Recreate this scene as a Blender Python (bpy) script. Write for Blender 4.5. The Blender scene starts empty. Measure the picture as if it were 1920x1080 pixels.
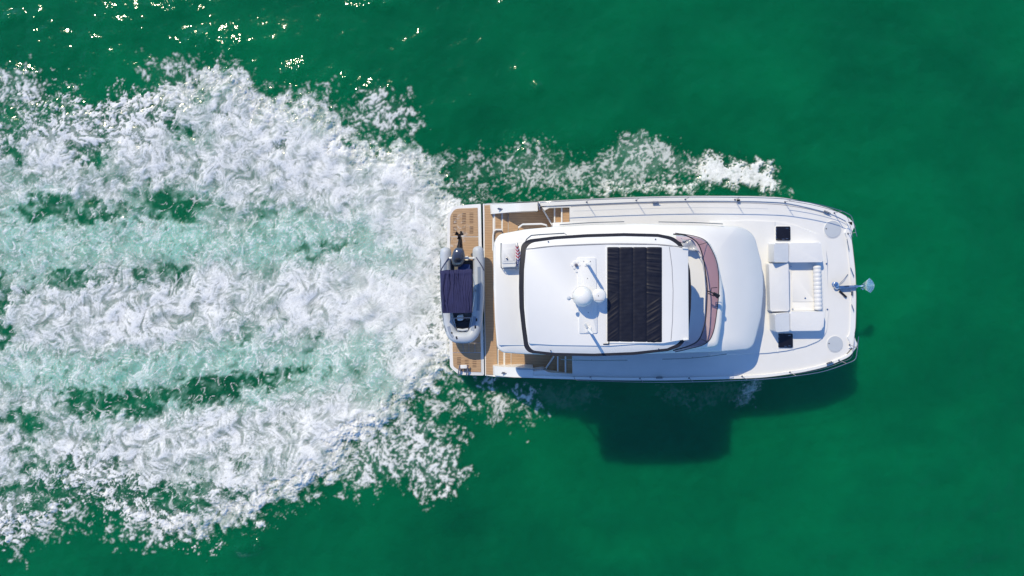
import bpy, bmesh, math, random
import numpy as np
from mathutils import Vector, Matrix

random.seed(7)
scene = bpy.context.scene
col = scene.collection

# ------------------------------------------------------------------ camera
F = 1423.0            # focal length in photo pixels (1920 wide)
CAM_H = 29.2
TILT = -math.radians(3.0)
cam_data = bpy.data.cameras.new('camera')
cam = bpy.data.objects.new('camera', cam_data)
col.objects.link(cam)
cam.location = (0, 0, CAM_H)
cam.rotation_euler = (TILT, 0, 0)
cam_data.sensor_width = 36.0
cam_data.lens = 36.0 * F / 1920.0
cam_data.clip_end = 3000
scene.camera = cam

# ------------------------------------------------------------------ light
SUN = Vector((-0.50, 0.82, 1.0)).normalized()
SUN_EL = math.asin(SUN.z)
world = bpy.data.worlds.new('World')
scene.world = world
world.use_nodes = True
wn = world.node_tree.nodes
wl = world.node_tree.links
wn.clear()
sky = wn.new('ShaderNodeTexSky')
sky.sky_type = 'NISHITA'
sky.sun_disc = False
sky.sun_elevation = SUN_EL
sky.sun_rotation = math.atan2(SUN.x, SUN.y)
sky.air_density = 1.0
sky.dust_density = 0.0
sky.ozone_density = 10.0
bg = wn.new('ShaderNodeBackground')
bg.inputs['Strength'].default_value = 0.15
wo = wn.new('ShaderNodeOutputWorld')
wl.new(sky.outputs[0], bg.inputs[0])
wl.new(bg.outputs[0], wo.inputs[0])

sd = bpy.data.lights.new('sun', 'SUN')
sd.energy = 3.15
sd.angle = math.radians(0.53)
sd.color = (1.0, 0.87, 0.60)
sun = bpy.data.objects.new('sun', sd)
col.objects.link(sun)
sun.location = SUN * 60
sun.rotation_euler = SUN.to_track_quat('Z', 'Y').to_euler()

scene.view_settings.view_transform = 'Standard'
scene.view_settings.look = 'None'
scene.view_settings.exposure = 0.28
scene.view_settings.gamma = 1.0
scene.view_settings.use_curve_mapping = False
scene.render.engine = 'CYCLES'
scene.cycles.use_denoising = True
scene.cycles.max_bounces = 8
scene.cycles.transparent_max_bounces = 12
scene.cycles.caustics_reflective = False
scene.cycles.caustics_refractive = False

# ------------------------------------------------------------------ helpers
CT, ST = math.cos(TILT), math.sin(TILT)

def P(px, py, z=0.0):
    """point of the place at height z that the photo shows at (px, py)"""
    xc, yc, zc = (px - 960) / F, -(py - 540) / F, -1.0
    y = yc * CT - zc * ST
    zz = yc * ST + zc * CT
    t = (z - CAM_H) / zz
    return Vector((xc * t, y * t, z))

def tag(o, label=None, cat=None, group=None, kind=None):
    if label: o['label'] = label
    if cat: o['category'] = cat
    if group: o['group'] = group
    if kind: o['kind'] = kind
    return o

WORLD_POS = {}

def empty(name, loc):
    o = bpy.data.objects.new(name, None)
    col.objects.link(o)
    o.location = loc
    o.empty_display_size = 0.3
    WORLD_POS[o] = Vector(loc)
    return o

def build(name, bm, mat, parent=None, smooth=40):
    """link a bmesh given in world coordinates as one object whose origin is its own centre"""
    me = bpy.data.meshes.new(name)
    if len(bm.verts):
        lo = Vector((min(v.co[i] for v in bm.verts) for i in range(3)))
        hi = Vector((max(v.co[i] for v in bm.verts) for i in range(3)))
        c = Vector(((lo.x + hi.x) / 2, (lo.y + hi.y) / 2, lo.z))
    else:
        c = Vector()
    for v in bm.verts:
        v.co -= c
    bmesh.ops.recalc_face_normals(bm, faces=bm.faces[:])
    bm.to_mesh(me)
    bm.free()
    if smooth:
        me.shade_smooth()
        me.set_sharp_from_angle(angle=math.radians(smooth))
    me.materials.append(mat)
    o = bpy.data.objects.new(name, me)
    col.objects.link(o)
    WORLD_POS[o] = c
    if parent:
        o.parent = parent
        o.location = c - WORLD_POS[parent]
    else:
        o.location = c
    return o

def rpoly(pts, r=4.0, n=5):
    """polygon with rounded corners; a point may carry its own radius"""
    out = []
    N = len(pts)
    for i in range(N):
        p = pts[i]
        rr = p[2] if len(p) > 2 else r
        a = Vector((p[0], p[1]))
        b0 = Vector(pts[i - 1][:2]) - a
        b1 = Vector(pts[(i + 1) % N][:2]) - a
        l0, l1 = b0.length, b1.length
        if rr <= 0 or l0 < 1e-6 or l1 < 1e-6:
            out.append((a.x, a.y)); continue
        d = min(rr, l0 * 0.49, l1 * 0.49)
        s, e = a + b0 / l0 * d, a + b1 / l1 * d
        for k in range(n + 1):
            t = k / n
            q = s * (1 - t) ** 2 + a * 2 * t * (1 - t) + e * t * t
            out.append((q.x, q.y))
    return out

def cr(pts, per=4, closed=False):
    """Catmull-Rom through the points (any dimension)"""
    P_ = [np.array(p, float) for p in pts]
    n = len(P_)
    out = []
    rng = n if closed else n - 1
    for i in range(rng):
        p0 = P_[i - 1] if (closed or i > 0) else 2 * P_[0] - P_[1]
        p1 = P_[i]
        p2 = P_[(i + 1) % n]
        p3 = P_[(i + 2) % n] if (closed or i + 2 < n) else 2 * P_[-1] - P_[-2]
        for k in range(per):
            t = k / per
            out.append(tuple(0.5 * (2 * p1 + (p2 - p0) * t + (2 * p0 - 5 * p1 + 4 * p2 - p3) * t * t + (3 * p1 - p0 - 3 * p2 + p3) * t ** 3)))
    if not closed:
        out.append(tuple(P_[-1]))
    return out

def zat(z, p):
    return z(p[0], p[1]) if callable(z) else z

def slab(bm, outline, ztop, zbot, bevel=0.0, seg=2, cap_bottom=True):
    """prism under an outline given in photo pixels; ztop may be a function"""
    top = []
    for p in outline:
        top.append(bm.verts.new(P(p[0], p[1], zat(ztop, p))))
    bot = [bm.verts.new((v.co.x, v.co.y, zat(zbot, p) + ZO)) for v, p in zip(top, outline)]
    n = len(top)
    ft = bm.faces.new(top)
    for i in range(n):
        bm.faces.new((top[i], bot[i], bot[(i + 1) % n], top[(i + 1) % n]))
    if cap_bottom:
        bm.faces.new(bot[::-1])
    if bevel > 0:
        bmesh.ops.bevel(bm, geom=list(ft.edges), offset=bevel, segments=seg, profile=0.5, affect='EDGES', clamp_overlap=True)
    return bm

def dome(bm, outline, seg, zfun, ss, skirt=None):
    """rings shrinking from an outline (pixels) to the segment seg, heights from zfun(px,py,s)"""
    A, B = Vector(seg[0]), Vector(seg[1])
    AB = B - A
    rings = []
    meds = []
    for p in outline:
        q = Vector(p[:2])
        t = max(0, min(1, (q - A).dot(AB) / AB.length_squared)) if AB.length > 0 else 0
        meds.append(A + AB * t)
    for s in ss:
        ring = []
        for p, m in zip(outline, meds):
            q = m + (Vector(p[:2]) - m) * s
            ring.append(bm.verts.new(P(q.x, q.y, zfun(q.x, q.y, s))))
        rings.append(ring)
    n = len(outline)
    for a, b in zip(rings[:-1], rings[1:]):
        for i in range(n):
            j = (i + 1) % n
            bm.faces.new((a[i], a[j], b[j], b[i]))
    if skirt is not None:
        low = [bm.verts.new((v.co.x, v.co.y, v.co.z - skirt)) for v in rings[0]]
        for i in range(n):
            j = (i + 1) % n
            bm.faces.new((rings[0][i], low[i], low[j], rings[0][j]))
        bm.faces.new(low[::-1])
    if ss[-1] == 0:
        bmesh.ops.remove_doubles(bm, verts=rings[-1], dist=0.0005)
    else:
        bm.faces.new(rings[-1])
    return bm

def frame_at(d):
    d = d.normalized()
    up = Vector((0, 0, 1)) if abs(d.z) < 0.95 else Vector((0, 1, 0))
    a = d.cross(up).normalized()
    return a, a.cross(d).normalized()

def tube(bm, pts, r, n=8, a0=0.0, a1=2 * math.pi, cap=True):
    """swept tube through world points; r a number or one radius per point; partial arcs when a1-a0 < 2 pi"""
    pts = [Vector(p) for p in pts]
    full = (a1 - a0) > 6.28
    rings = []
    N = len(pts)
    for i, p in enumerate(pts):
        d = pts[min(i + 1, N - 1)] - pts[max(i - 1, 0)]
        a, b = frame_at(d)
        rr = r[i] if isinstance(r, (list, tuple)) else r
        k = n if full else n + 1
        rings.append([bm.verts.new(p + (a * math.cos(a0 + (a1 - a0) * j / n) + b * math.sin(a0 + (a1 - a0) * j / n)) * rr) for j in range(k)])
    m = len(rings[0])
    for u, v in zip(rings[:-1], rings[1:]):
        for j in range(m if full else m - 1):
            k = (j + 1) % m
            bm.faces.new((u[j], u[k], v[k], v[j]))
    if full and cap:
        bm.faces.new(rings[0][::-1])
        bm.faces.new(rings[-1])
    return bm

def lathe(bm, c, prof, n=24, axis=None):
    """profile of (radius, height) turned round a vertical axis at world point c"""
    c = Vector(c)
    M = axis.to_matrix() if axis is not None else Matrix.Identity(3)
    rings = []
    for r, h in prof:
        rings.append([bm.verts.new(c + M @ Vector((r * math.cos(2 * math.pi * k / n), r * math.sin(2 * math.pi * k / n), h))) for k in range(n)])
    for a, b in zip(rings[:-1], rings[1:]):
        for k in range(n):
            j = (k + 1) % n
            bm.faces.new((a[k], a[j], b[j], b[k]))
    bm.faces.new(rings[0][::-1]); bm.faces.new(rings[-1])
    bmesh.ops.remove_doubles(bm, verts=bm.verts[:], dist=0.0003)
    return bm

def box(bm, c, size, rot=0.0, bevel=0.0, M=None):
    m = Matrix.Translation(Vector(c)) @ (M if M is not None else Matrix.Rotation(rot, 4, 'Z')) @ Matrix.Diagonal((*size, 1))
    r = bmesh.ops.create_cube(bm, size=1.0, matrix=m)
    if bevel:
        es = set()
        for v in r['verts']:
            es.update(v.link_edges)
        bmesh.ops.bevel(bm, geom=list(es), offset=bevel, segments=2, profile=0.5, affect='EDGES')
    return bm

def B():
    return bmesh.new()

YAW = math.atan2(8.5, 700)     # the boat's heading in the picture, a touch counter-clockwise

# ------------------------------------------------------------------ materials
def mat(name, color, rough=0.5, metal=0.0, spec=0.5, coat=0.0, noise=None, bump=None):
    m = bpy.data.materials.new(name)
    m.use_nodes = True
    nt = m.node_tree
    b = nt.nodes['Principled BSDF']
    b.inputs['Base Color'].default_value = (*color, 1)
    b.inputs['Roughness'].default_value = rough
    b.inputs['Metallic'].default_value = metal
    b.inputs['Specular IOR Level'].default_value = spec
    b.inputs['Coat Weight'].default_value = coat
    geo = nt.nodes.new('ShaderNodeNewGeometry')
    if noise:
        sc, amt, col2 = noise
        t = nt.nodes.new('ShaderNodeTexNoise')
        t.inputs['Scale'].default_value = sc
        t.inputs['Detail'].default_value = 6
        nt.links.new(geo.outputs['Position'], t.inputs['Vector'])
        rp = nt.nodes.new('ShaderNodeMapRange')
        rp.inputs['From Min'].default_value = 0.35
        rp.inputs['From Max'].default_value = 0.75
        rp.inputs['To Max'].default_value = amt
        nt.links.new(t.outputs['Fac'], rp.inputs['Value'])
        mx = nt.nodes.new('ShaderNodeMix'); mx.data_type = 'RGBA'
        mx.inputs[6].default_value = (*color, 1)
        mx.inputs[7].default_value = (*col2, 1)
        nt.links.new(rp.outputs[0], mx.inputs[0])
        nt.links.new(mx.outputs[2], b.inputs['Base Color'])
    if bump:
        sc, st, dist = bump
        t = nt.nodes.new('ShaderNodeTexNoise')
        t.inputs['Scale'].default_value = sc
        t.inputs['Detail'].default_value = 4
        nt.links.new(geo.outputs['Position'], t.inputs['Vector'])
        bp = nt.nodes.new('ShaderNodeBump')
        bp.inputs['Strength'].default_value = st
        bp.inputs['Distance'].default_value = dist
        nt.links.new(t.outputs['Fac'], bp.inputs['Height'])
        nt.links.new(bp.outputs[0], b.inputs['Normal'])
    return m

M_gel = mat('white_gelcoat', (0.80, 0.80, 0.80), 0.28, noise=(1.3, 0.35, (0.74, 0.745, 0.745)))
M_deck = mat('nonskid_deck', (0.76, 0.76, 0.765), 0.6, noise=(2.2, 0.5, (0.70, 0.705, 0.71)), bump=(160, 0.25, 0.004))
M_roof = mat('roof_gelcoat', (0.79, 0.79, 0.795), 0.4, noise=(1.6, 0.4, (0.735, 0.74, 0.745)))
M_grey = mat('pale_grey_hatch', (0.50, 0.54, 0.60), 0.35, noise=(6, 0.4, (0.45, 0.49, 0.55)))
M_cush = mat('white_vinyl_cushion', (0.74, 0.745, 0.76), 0.5, noise=(3, 0.4, (0.69, 0.70, 0.715)), bump=(9, 0.25, 0.03))
M_rub = mat('dark_rubber', (0.018, 0.018, 0.026), 0.45)
M_seam = mat('grey_seam', (0.30, 0.30, 0.33), 0.6)
M_steel = mat('stainless_steel', (0.42, 0.42, 0.44), 0.22, 1.0)
M_chrome = mat('polished_chrome', (0.75, 0.76, 0.78), 0.08, 1.0)
M_black = mat('black_plastic', (0.012, 0.012, 0.016), 0.35)
M_smoke = mat('smoked_acrylic', (0.010, 0.009, 0.014), 0.08, spec=0.6)
M_navy = mat('navy_canvas', (0.020, 0.022, 0.085), 0.85, noise=(5, 0.6, (0.030, 0.032, 0.115)), bump=(60, 0.2, 0.004))
M_vinyl = mat('black_vinyl', (0.006, 0.007, 0.017), 0.5, spec=0.35, noise=(7, 0.5, (0.018, 0.020, 0.034)))
M_hyp = mat('light_grey_hypalon', (0.49, 0.53, 0.60), 0.5, noise=(4, 0.4, (0.43, 0.47, 0.54)))
M_hypb = mat('blue_grey_hypalon', (0.23, 0.28, 0.38), 0.5)
M_hypn = mat('navy_hypalon', (0.035, 0.045, 0.12), 0.5)
M_fblue = mat('blue_vinyl', (0.012, 0.03, 0.14), 0.5)
M_cowl = mat('gunmetal_cowl', (0.09, 0.10, 0.14), 0.18, 0.5, coat=0.5)
M_prop = mat('dark_bronze', (0.03, 0.022, 0.02), 0.35, 0.5)
M_wind = mat('crumpled_clear_vinyl', (0.45, 0.48, 0.55), 0.15, coat=0.3)

def teak_material():
    m = bpy.data.materials.new('teak')
    m.use_nodes = True
    nt = m.node_tree; N = nt.nodes; L = nt.links
    b = N['Principled BSDF']
    geo = N.new('ShaderNodeNewGeometry')
    mp = N.new('ShaderNodeMapping'); mp.inputs['Rotation'].default_value = (0, 0, -YAW)
    L.new(geo.outputs['Position'], mp.inputs['Vector'])
    w = N.new('ShaderNodeTexWave'); w.wave_type = 'BANDS'; w.bands_direction = 'Y'
    w.inputs['Scale'].default_value = 5.2
    w.inputs['Distortion'].default_value = 0.0
    L.new(mp.outputs[0], w.inputs['Vector'])
    st = N.new('ShaderNodeMapRange')
    st.inputs['From Min'].default_value = 0.0; st.inputs['From Max'].default_value = 0.16
    st.inputs['To Min'].default_value = 0.6; st.inputs['To Max'].default_value = 0.0
    L.new(w.outputs['Fac'], st.inputs['Value'])
    mp2 = N.new('ShaderNodeMapping'); mp2.inputs['Scale'].default_value = (1.5, 22, 1)
    L.new(mp.outputs[0], mp2.inputs['Vector'])
    n = N.new('ShaderNodeTexNoise'); n.inputs['Scale'].default_value = 2.0; n.inputs['Detail'].default_value = 6
    L.new(mp2.outputs[0], n.inputs['Vector'])
    r = N.new('ShaderNodeValToRGB')
    r.color_ramp.elements[0].position = 0.3; r.color_ramp.elements[0].color = (0.40, 0.245, 0.135, 1)
    r.color_ramp.elements[1].position = 0.72; r.color_ramp.elements[1].color = (0.54, 0.365, 0.22, 1)
    L.new(n.outputs['Fac'], r.inputs['Fac'])
    mx = N.new('ShaderNodeMix'); mx.data_type = 'RGBA'
    L.new(st.outputs[0], mx.inputs[0]); L.new(r.outputs[0], mx.inputs[6])
    mx.inputs[7].default_value = (0.10, 0.065, 0.045, 1)
    L.new(mx.outputs[2], b.inputs['Base Color'])
    b.inputs['Roughness'].default_value = 0.65
    return m
M_teak = teak_material()

def glass_material():
    m = bpy.data.materials.new('mauve_tinted_glass')
    m.use_nodes = True
    nt = m.node_tree; N = nt.nodes; L = nt.links
    N.clear()
    out = N.new('ShaderNodeOutputMaterial')
    tr = N.new('ShaderNodeBsdfTransparent'); tr.inputs[0].default_value = (0.71, 0.56, 0.62, 1)
    gl = N.new('ShaderNodeBsdfGlossy'); gl.inputs['Roughness'].default_value = 0.03
    mx = N.new('ShaderNodeMixShader')
    mx.inputs[0].default_value = 0.05
    L.new(tr.outputs[0], mx.inputs[1]); L.new(gl.outputs[0], mx.inputs[2])
    L.new(mx.outputs[0], out.inputs[0])
    return m
M_glass = glass_material()

# ------------------------------------------------------------------ water and foam fields
rng = np.random.default_rng(11)
HG = 0.036
GX0, GX1, GY0, GY1 = -27.0, 22.0, -15.5, 12.5
xs = np.arange(GX0, GX1, HG); ys = np.arange(GY0, GY1, HG)
NX, NY = len(xs), len(ys)
XX, YY = np.meshgrid(xs, ys)              # [iy, ix]
fx = np.fft.fftfreq(NX, HG)[None, :]; fy = np.fft.fftfreq(NY, HG)[:, None]

def band(l0, l1, ax=1.0, ay=1.0, beta=0.0):
    """unit noise with wavelengths between l0 and l1 metres; ax, ay > 1 stretch it along an axis"""
    k = np.sqrt((fx * ax) ** 2 + (fy * ay) ** 2) + 1e-9
    lo, hi = 1 / l1, 1 / l0
    flt = np.exp(-(np.maximum(lo - k, 0) / (0.35 * lo)) ** 2) * np.exp(-(np.maximum(k - hi, 0) / (0.35 * hi)) ** 2) * (k * l1) ** (-beta)
    flt[0, 0] = 0
    w = np.fft.fft2(rng.standard_normal((NY, NX)))
    f = np.real(np.fft.ifft2(w * flt))
    return f / f.std()

def samp(f, x, y):
    u = (x - GX0) / HG; v = (y - GY0) / HG
    i = np.floor(u).astype(int); j = np.floor(v).astype(int)
    a = u - i; b = v - j
    i0 = i % NX; i1 = (i + 1) % NX; j0 = j % NY; j1 = (j + 1) % NY
    return (f[j0, i0] * (1 - a) + f[j0, i1] * a) * (1 - b) + (f[j1, i0] * (1 - a) + f[j1, i1] * a) * b

def blur(f, sig):
    return np.real(np.fft.ifft2(np.fft.fft2(f) * np.exp(-2 * (math.pi * sig) ** 2 * (fx ** 2 + fy ** 2)))).astype(np.float32)

def sst(a, b, x):
    t = np.clip((x - a) / (b - a), 0, 1)
    return t * t * (3 - 2 * t)

def rank(f):
    r = np.empty(f.size, np.float32)
    r[np.argsort(f, axis=None)] = np.linspace(0, 1, f.size)
    return r.reshape(f.shape)

# photo pixel of each point of the water, so that the outlines below can be written in pixels
yc = YY * CT + (0 - CAM_H) * ST; zc = -YY * ST + (0 - CAM_H) * CT
QX = 960 + F * XX / (-zc); QY = 540 - F * yc / (-zc)

# swirling flow: positions traced back through a stirring velocity field
def curl(p):
    gy_, gx_ = np.gradient(p, HG)
    v = np.sqrt((gx_ ** 2 + gy_ ** 2).mean())
    return gy_ / v, -gx_ / v
vx, vy = curl(band(0.9, 4.5, beta=1.9))
sx, sy = XX.copy(), YY.copy()
for k in range(10):
    sx, sy = sx - 0.028 * samp(vx, sx, sy), sy - 0.028 * samp(vy, sx, sy)
    if k == 4: s1x, s1y = sx.copy(), sy.copy()
def adv(l0, l1, beta=0.0, less=False):
    return samp(band(l0, l1, beta=beta), s1x if less else sx, s1y if less else sy)

# fine streaks drawn out along the flow
ux, uy = curl(band(0.5, 3.2, beta=1.5))
ux = ux - 0.45
un = np.sqrt(ux ** 2 + uy ** 2) + 0.05
ux, uy = ux / un, uy / un
def streak(f, n=9, h=0.035):
    acc = f.copy()
    for sg in (1, -1):
        px_, py_ = XX.copy(), YY.copy()
        for k in range(n):
            px_ = px_ + sg * h * samp(ux, px_, py_); py_ = py_ + sg * h * samp(uy, px_, py_)
            acc = acc + samp(f, px_, py_) * (1 - (k + 1) / (n + 1))
    return acc / acc.std()
LIC = 0.8 * streak(band(0.075, 0.18), 7) + 0.5 * streak(band(0.14, 0.40), 4, 0.05)
n2, n3 = adv(0.34, 0.95), adv(0.15, 0.40)
def rg(n): return 1 - np.abs(n)
fbm = adv(0.10, 3.0, 1.25)
fbm2 = adv(0.09, 1.3, 1.0, True)
CLOUD_R = 0.80 * fbm + 0.55 * band(0.10, 1.6, beta=0.9) + 0.14 * band(0.09, 0.22) + 0.44 * LIC + 0.25 * rg(n2) + 0.20 * rg(n3)
CLOUD = rank(CLOUD_R)
CLOUD_S = rank(blur(0.9 * fbm + 0.35 * rg(n2), 0.08) + 0.16 * LIC)
n4 = adv(0.10, 0.24, less=True)
LACE = rank(0.60 * fbm2 + 0.50 * rg(adv(0.28, 0.75, less=True)) + 0.55 * rg(adv(0.14, 0.36, less=True)) + 0.36 * rg(n4) + 0.22 * LIC)
t1, t2 = adv(0.7, 1.9), adv(0.35, 0.9)
br = 0.5 + 0.5 * np.tanh(1.3 * adv(0.4, 1.4))
t3 = adv(0.5, 1.3)
THREAD = np.clip((np.exp(-(t1 / 0.13) ** 2) * br + 0.9 * np.exp(-(t2 / 0.15) ** 2) * (1 - br) + 0.7 * np.exp(-(t3 / 0.10) ** 2)) * np.clip(0.85 + 0.30 * LIC, 0.2, 1.4), 0, 1)
HTHREAD = np.exp(-(t1 / 0.11) ** 2) * sst(0.2, 0.7, br) + 0.7 * np.exp(-(adv(0.5, 1.2) / 0.12) ** 2) * sst(0.35, 0.8, br)
soft = rank(band(0.5, 3.0, beta=0.6))
warp1, warp2 = band(0.35, 1.8, beta=0.8), band(0.35, 1.8, beta=0.8)
wf1, wf2 = band(0.10, 0.45, beta=0.5), band(0.10, 0.45, beta=0.5)
WX = QX + 11 * warp1 + 4 * wf1; WY = QY + 11 * warp2 + 4 * wf2
W2X = QX + 8 * warp2 + 4 * wf2; W2Y = QY + 7 * warp1 + 4 * wf1

def sdist(poly, X, Y):
    """signed distance to a polygon, positive inside"""
    d = np.full(X.shape, 1e9, np.float32)
    ins = np.zeros(X.shape, bool)
    n = len(poly)
    for i in range(n):
        ax, ay = poly[i]; bx, by = poly[(i + 1) % n]
        ex, ey = bx - ax, by - ay
        t = np.clip(((X - ax) * ex + (Y - ay) * ey) / (ex * ex + ey * ey), 0, 1)
        d = np.minimum(d, (X - ax - t * ex) ** 2 + (Y - ay - t * ey) ** 2)
        c = ((ay > Y) != (by > Y)) & (X < (bx - ax) * (Y - ay) / (by - ay + 1e-12) + ax)
        ins ^= c
    d = np.sqrt(d)
    return np.where(ins, d, -d)

def blobs(lst, X, Y, grow=1.0):
    f = np.zeros(X.shape, np.float32)
    for cx, cy, rx, ry, ang, w in lst:
        rx, ry = rx * grow, ry * grow
        c, s = math.cos(math.radians(ang)), math.sin(math.radians(ang))
        u = ((X - cx) * c + (Y - cy) * s) / rx; v = (-(X - cx) * s + (Y - cy) * c) / ry
        f = np.maximum(f, w * np.exp(-(u * u + v * v) ** 1.5))
    return f

wake_poly = [(-420, 160), (-200, 175), (0, 182), (25, 172), (80, 168), (135, 177), (175, 194), (200, 183), (262, 166), (312, 153), (370, 142), (398, 118),
    (442, 121), (475, 150), (490, 166), (540, 174), (595, 180), (630, 205), (655, 230), (662, 252), (700, 266), (772, 258),
    (800, 287), (830, 312), (846, 347), (862, 372), (890, 384), (920, 540), (880, 690), (842, 699), (815, 735), (765, 755), (765, 797),
    (715, 820), (668, 834), (652, 897), (612, 911), (550, 942), (502, 950), (487, 980), (425, 991), (375, 1016), (300, 1004),
    (225, 968), (175, 945), (140, 938), (100, 990), (40, 1008), (0, 1024), (-200, 1040), (-420, 1060)]
sd_wake = sdist(wake_poly, WX, WY)
sd_soft = sdist(wake_poly, W2X, W2Y)
# dark gaps, pale aerated bands and thin places of the wake
holes = blobs([(85, 395, 55, 20, -10, 1), (165, 402, 26, 16, 0, .9), (235, 400, 40, 12, 5, .8), (322, 385, 62, 26, 8, 1), (425, 405, 36, 16, 20, .8),
    (500, 405, 34, 14, 0, .6), (575, 400, 28, 14, 0, .5), (630, 462, 36, 10, -20, .8), (585, 475, 26, 16, 30, .65), (500, 505, 22, 12, 30, .4),
    (110, 520, 26, 14, 10, .7), (160, 518, 16, 18, 10, .75), (205, 517, 22, 12, 10, .7), (265, 520, 22, 13, 20, .65), (335, 512, 36, 16, 20, .65),
    (8, 540, 14, 34, 0, .9), (6, 628, 16, 20, 0, .9), (60, 545, 12, 12, 0, .6), (40, 790, 50, 22, 10, .8), (145, 752, 24, 20, 0, .9),
    (200, 757, 52, 18, -3, 1), (265, 755, 40, 20, 10, 1), (320, 735, 40, 14, -10, .9), (375, 735, 40, 24, -10, 1), (435, 722, 60, 20, -8, .95), (500, 712, 46, 13, -14, .9),
    (545, 700, 36, 12, -12, .8), (590, 690, 26, 10, 0, .55), (470, 625, 34, 11, -30, .7), (590, 640, 22, 12, 0, .55), (672, 695, 34, 14, -20, .55),
    (330, 240, 34, 9, 25, .8), (165, 288, 34, 13, 10, .8), (30, 292, 22, 13, 0, .7), (55, 335, 12, 22, 0, .6), (260, 265, 12, 8, 0, .5), (228, 325, 22, 16, 0, .5),
    (380, 190, 10, 10, 0, .55), (418, 200, 9, 14, 0, .6), (528, 270, 12, 8, 0, .6), (360, 310, 22, 14, 0, .5), (745, 370, 18, 10, 20, .25),
    (110, 190, 30, 9, 10, .6), (70, 215, 22, 8, 20, .6), (15, 205, 24, 28, 0, .7), (20, 230, 40, 10, 15, .5), (60, 240, 24, 10, 20, .6),
    (60, 862, 30, 18, 20, .7), (180, 820, 18, 14, 20, .6), (160, 845, 12, 8, 0, .5), (215, 868, 18, 10, -20, .6), (135, 870, 20, 10, 0, .6),
    (330, 912, 20, 10, 0, .7), (370, 910, 24, 12, 0, .7), (405, 913, 18, 10, 0, .7), (235, 905, 26, 9, 0, .7), (40, 915, 60, 14, 0, .7), (100, 915, 44, 12, 0, .65),
    (290, 930, 60, 10, 0, .8), (350, 950, 50, 12, 0, .8), (445, 925, 22, 10, -20, .7), (70, 945, 20, 12, 0, .7), (390, 860, 22, 12, 0, .45), (360, 800, 14, 12, 0, .5),
    (425, 838, 16, 9, 0, .5), (545, 795, 22, 8, 25, .45), (455, 875, 20, 10, 0, .5), (530, 875, 16, 12, 0, .5)], W2X, W2Y, 1.42)
mint = blobs([(120, 450, 190, 42, 3, .95), (330, 450, 150, 44, 3, 1), (480, 455, 70, 55, 0, .9), (560, 440, 90, 50, 0, .85), (650, 440, 80, 50, 0, .7), (720, 480, 70, 40, 0, .6),
    (60, 690, 90, 50, 0, .9), (200, 695, 130, 42, -6, 1), (330, 690, 110, 45, -10, .95), (460, 665, 110, 45, -10, .9), (590, 690, 110, 50, -8, .85), (690, 665, 70, 45, 0, .7), (700, 720, 60, 30, 0, .7),
    (60, 500, 90, 30, 0, .7), (0, 430, 60, 60, 0, .7), (360, 255, 50, 24, 0, .45), (320, 760, 90, 22, -10, .7), (480, 740, 80, 22, -10, .7), (60, 400, 80, 40, -20, .8), (330, 390, 100, 40, 0, .6),
    (25, 350, 40, 40, 0, .4), (180, 800, 40, 20, 0, .4), (570, 470, 60, 30, 0, .9), (480, 470, 30, 36, 0, 1)], W2X, W2Y)
thin_edge = sst(0, 190, sd_soft)              # lacy margin, solid heart
front = blobs([(640, 240, 260, 130, 30, 1), (760, 330, 160, 120, 40, 1), (700, 780, 210, 100, -30, 1), (560, 880, 200, 80, -25, .9), (420, 200, 120, 90, 30, .8), (400, 975, 110, 40, -15, .7)], QX, QY)
solid = np.clip(np.maximum(thin_edge, front), 0, 1)

env = sst(-3, 22, sd_wake)
c = 0.70 + 0.28 * solid
c = c + 0.20 * (soft - 0.5) * (1 - 0.6 * solid)
c = c - 0.95 * sst(0.18, 0.75, holes + 0.30 * (soft - 0.5))
c_wake = np.clip(c, 0.03, 1.02) * env
# ragged fringe outside
fr = sst(-26, 0, sd_wake) * (1 - env) * 0.16
c_wake = np.maximum(c_wake, fr * (0.4 + 0.8 * soft))

def patch(poly, dens, feather, X=WX, Y=WY):
    s_ = sdist(poly, X, Y)
    return sst(-feather * 0.4, feather, s_) * dens

# lacy side patches
c_lace = np.zeros_like(c_wake)
def add(poly, dens, feather):
    global c_lace
    c_lace = np.maximum(c_lace, patch(poly, dens, feather))
add([(640, 900), (652, 850), (690, 815), (740, 800), (770, 760), (800, 770), (830, 800), (876, 835), (872, 880), (850, 920), (800, 940), (740, 900), (700, 905), (665, 935)], 0.43, 34)
add([(655, 890), (680, 850), (730, 840), (790, 850), (830, 862), (800, 890), (740, 885), (690, 895)], 0.54, 30)
add([(765, 750), (850, 705), (1010, 725), (1005, 800), (950, 790), (880, 775), (830, 790)], 0.22, 40)
add([(645, 205), (700, 165), (755, 175), (785, 210), (785, 245), (740, 258), (690, 250), (660, 235)], 0.36, 26)
add([(265, 120), (330, 105), (400, 130), (395, 165), (320, 165), (275, 165)], 0.32, 30)
add([(-60, 130), (40, 122), (75, 145), (70, 185), (0, 200), (-60, 200)], 0.52, 26)
add([(530, 165), (620, 160), (650, 200), (600, 185), (540, 180)], 0.24, 14)
add([(250, 960), (330, 990), (310, 1020), (220, 1022), (200, 990)], 0.30, 20)
add([(100, 935), (180, 945), (150, 990), (100, 1010), (20, 1040), (10, 1020)], 0.26, 22)
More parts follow.
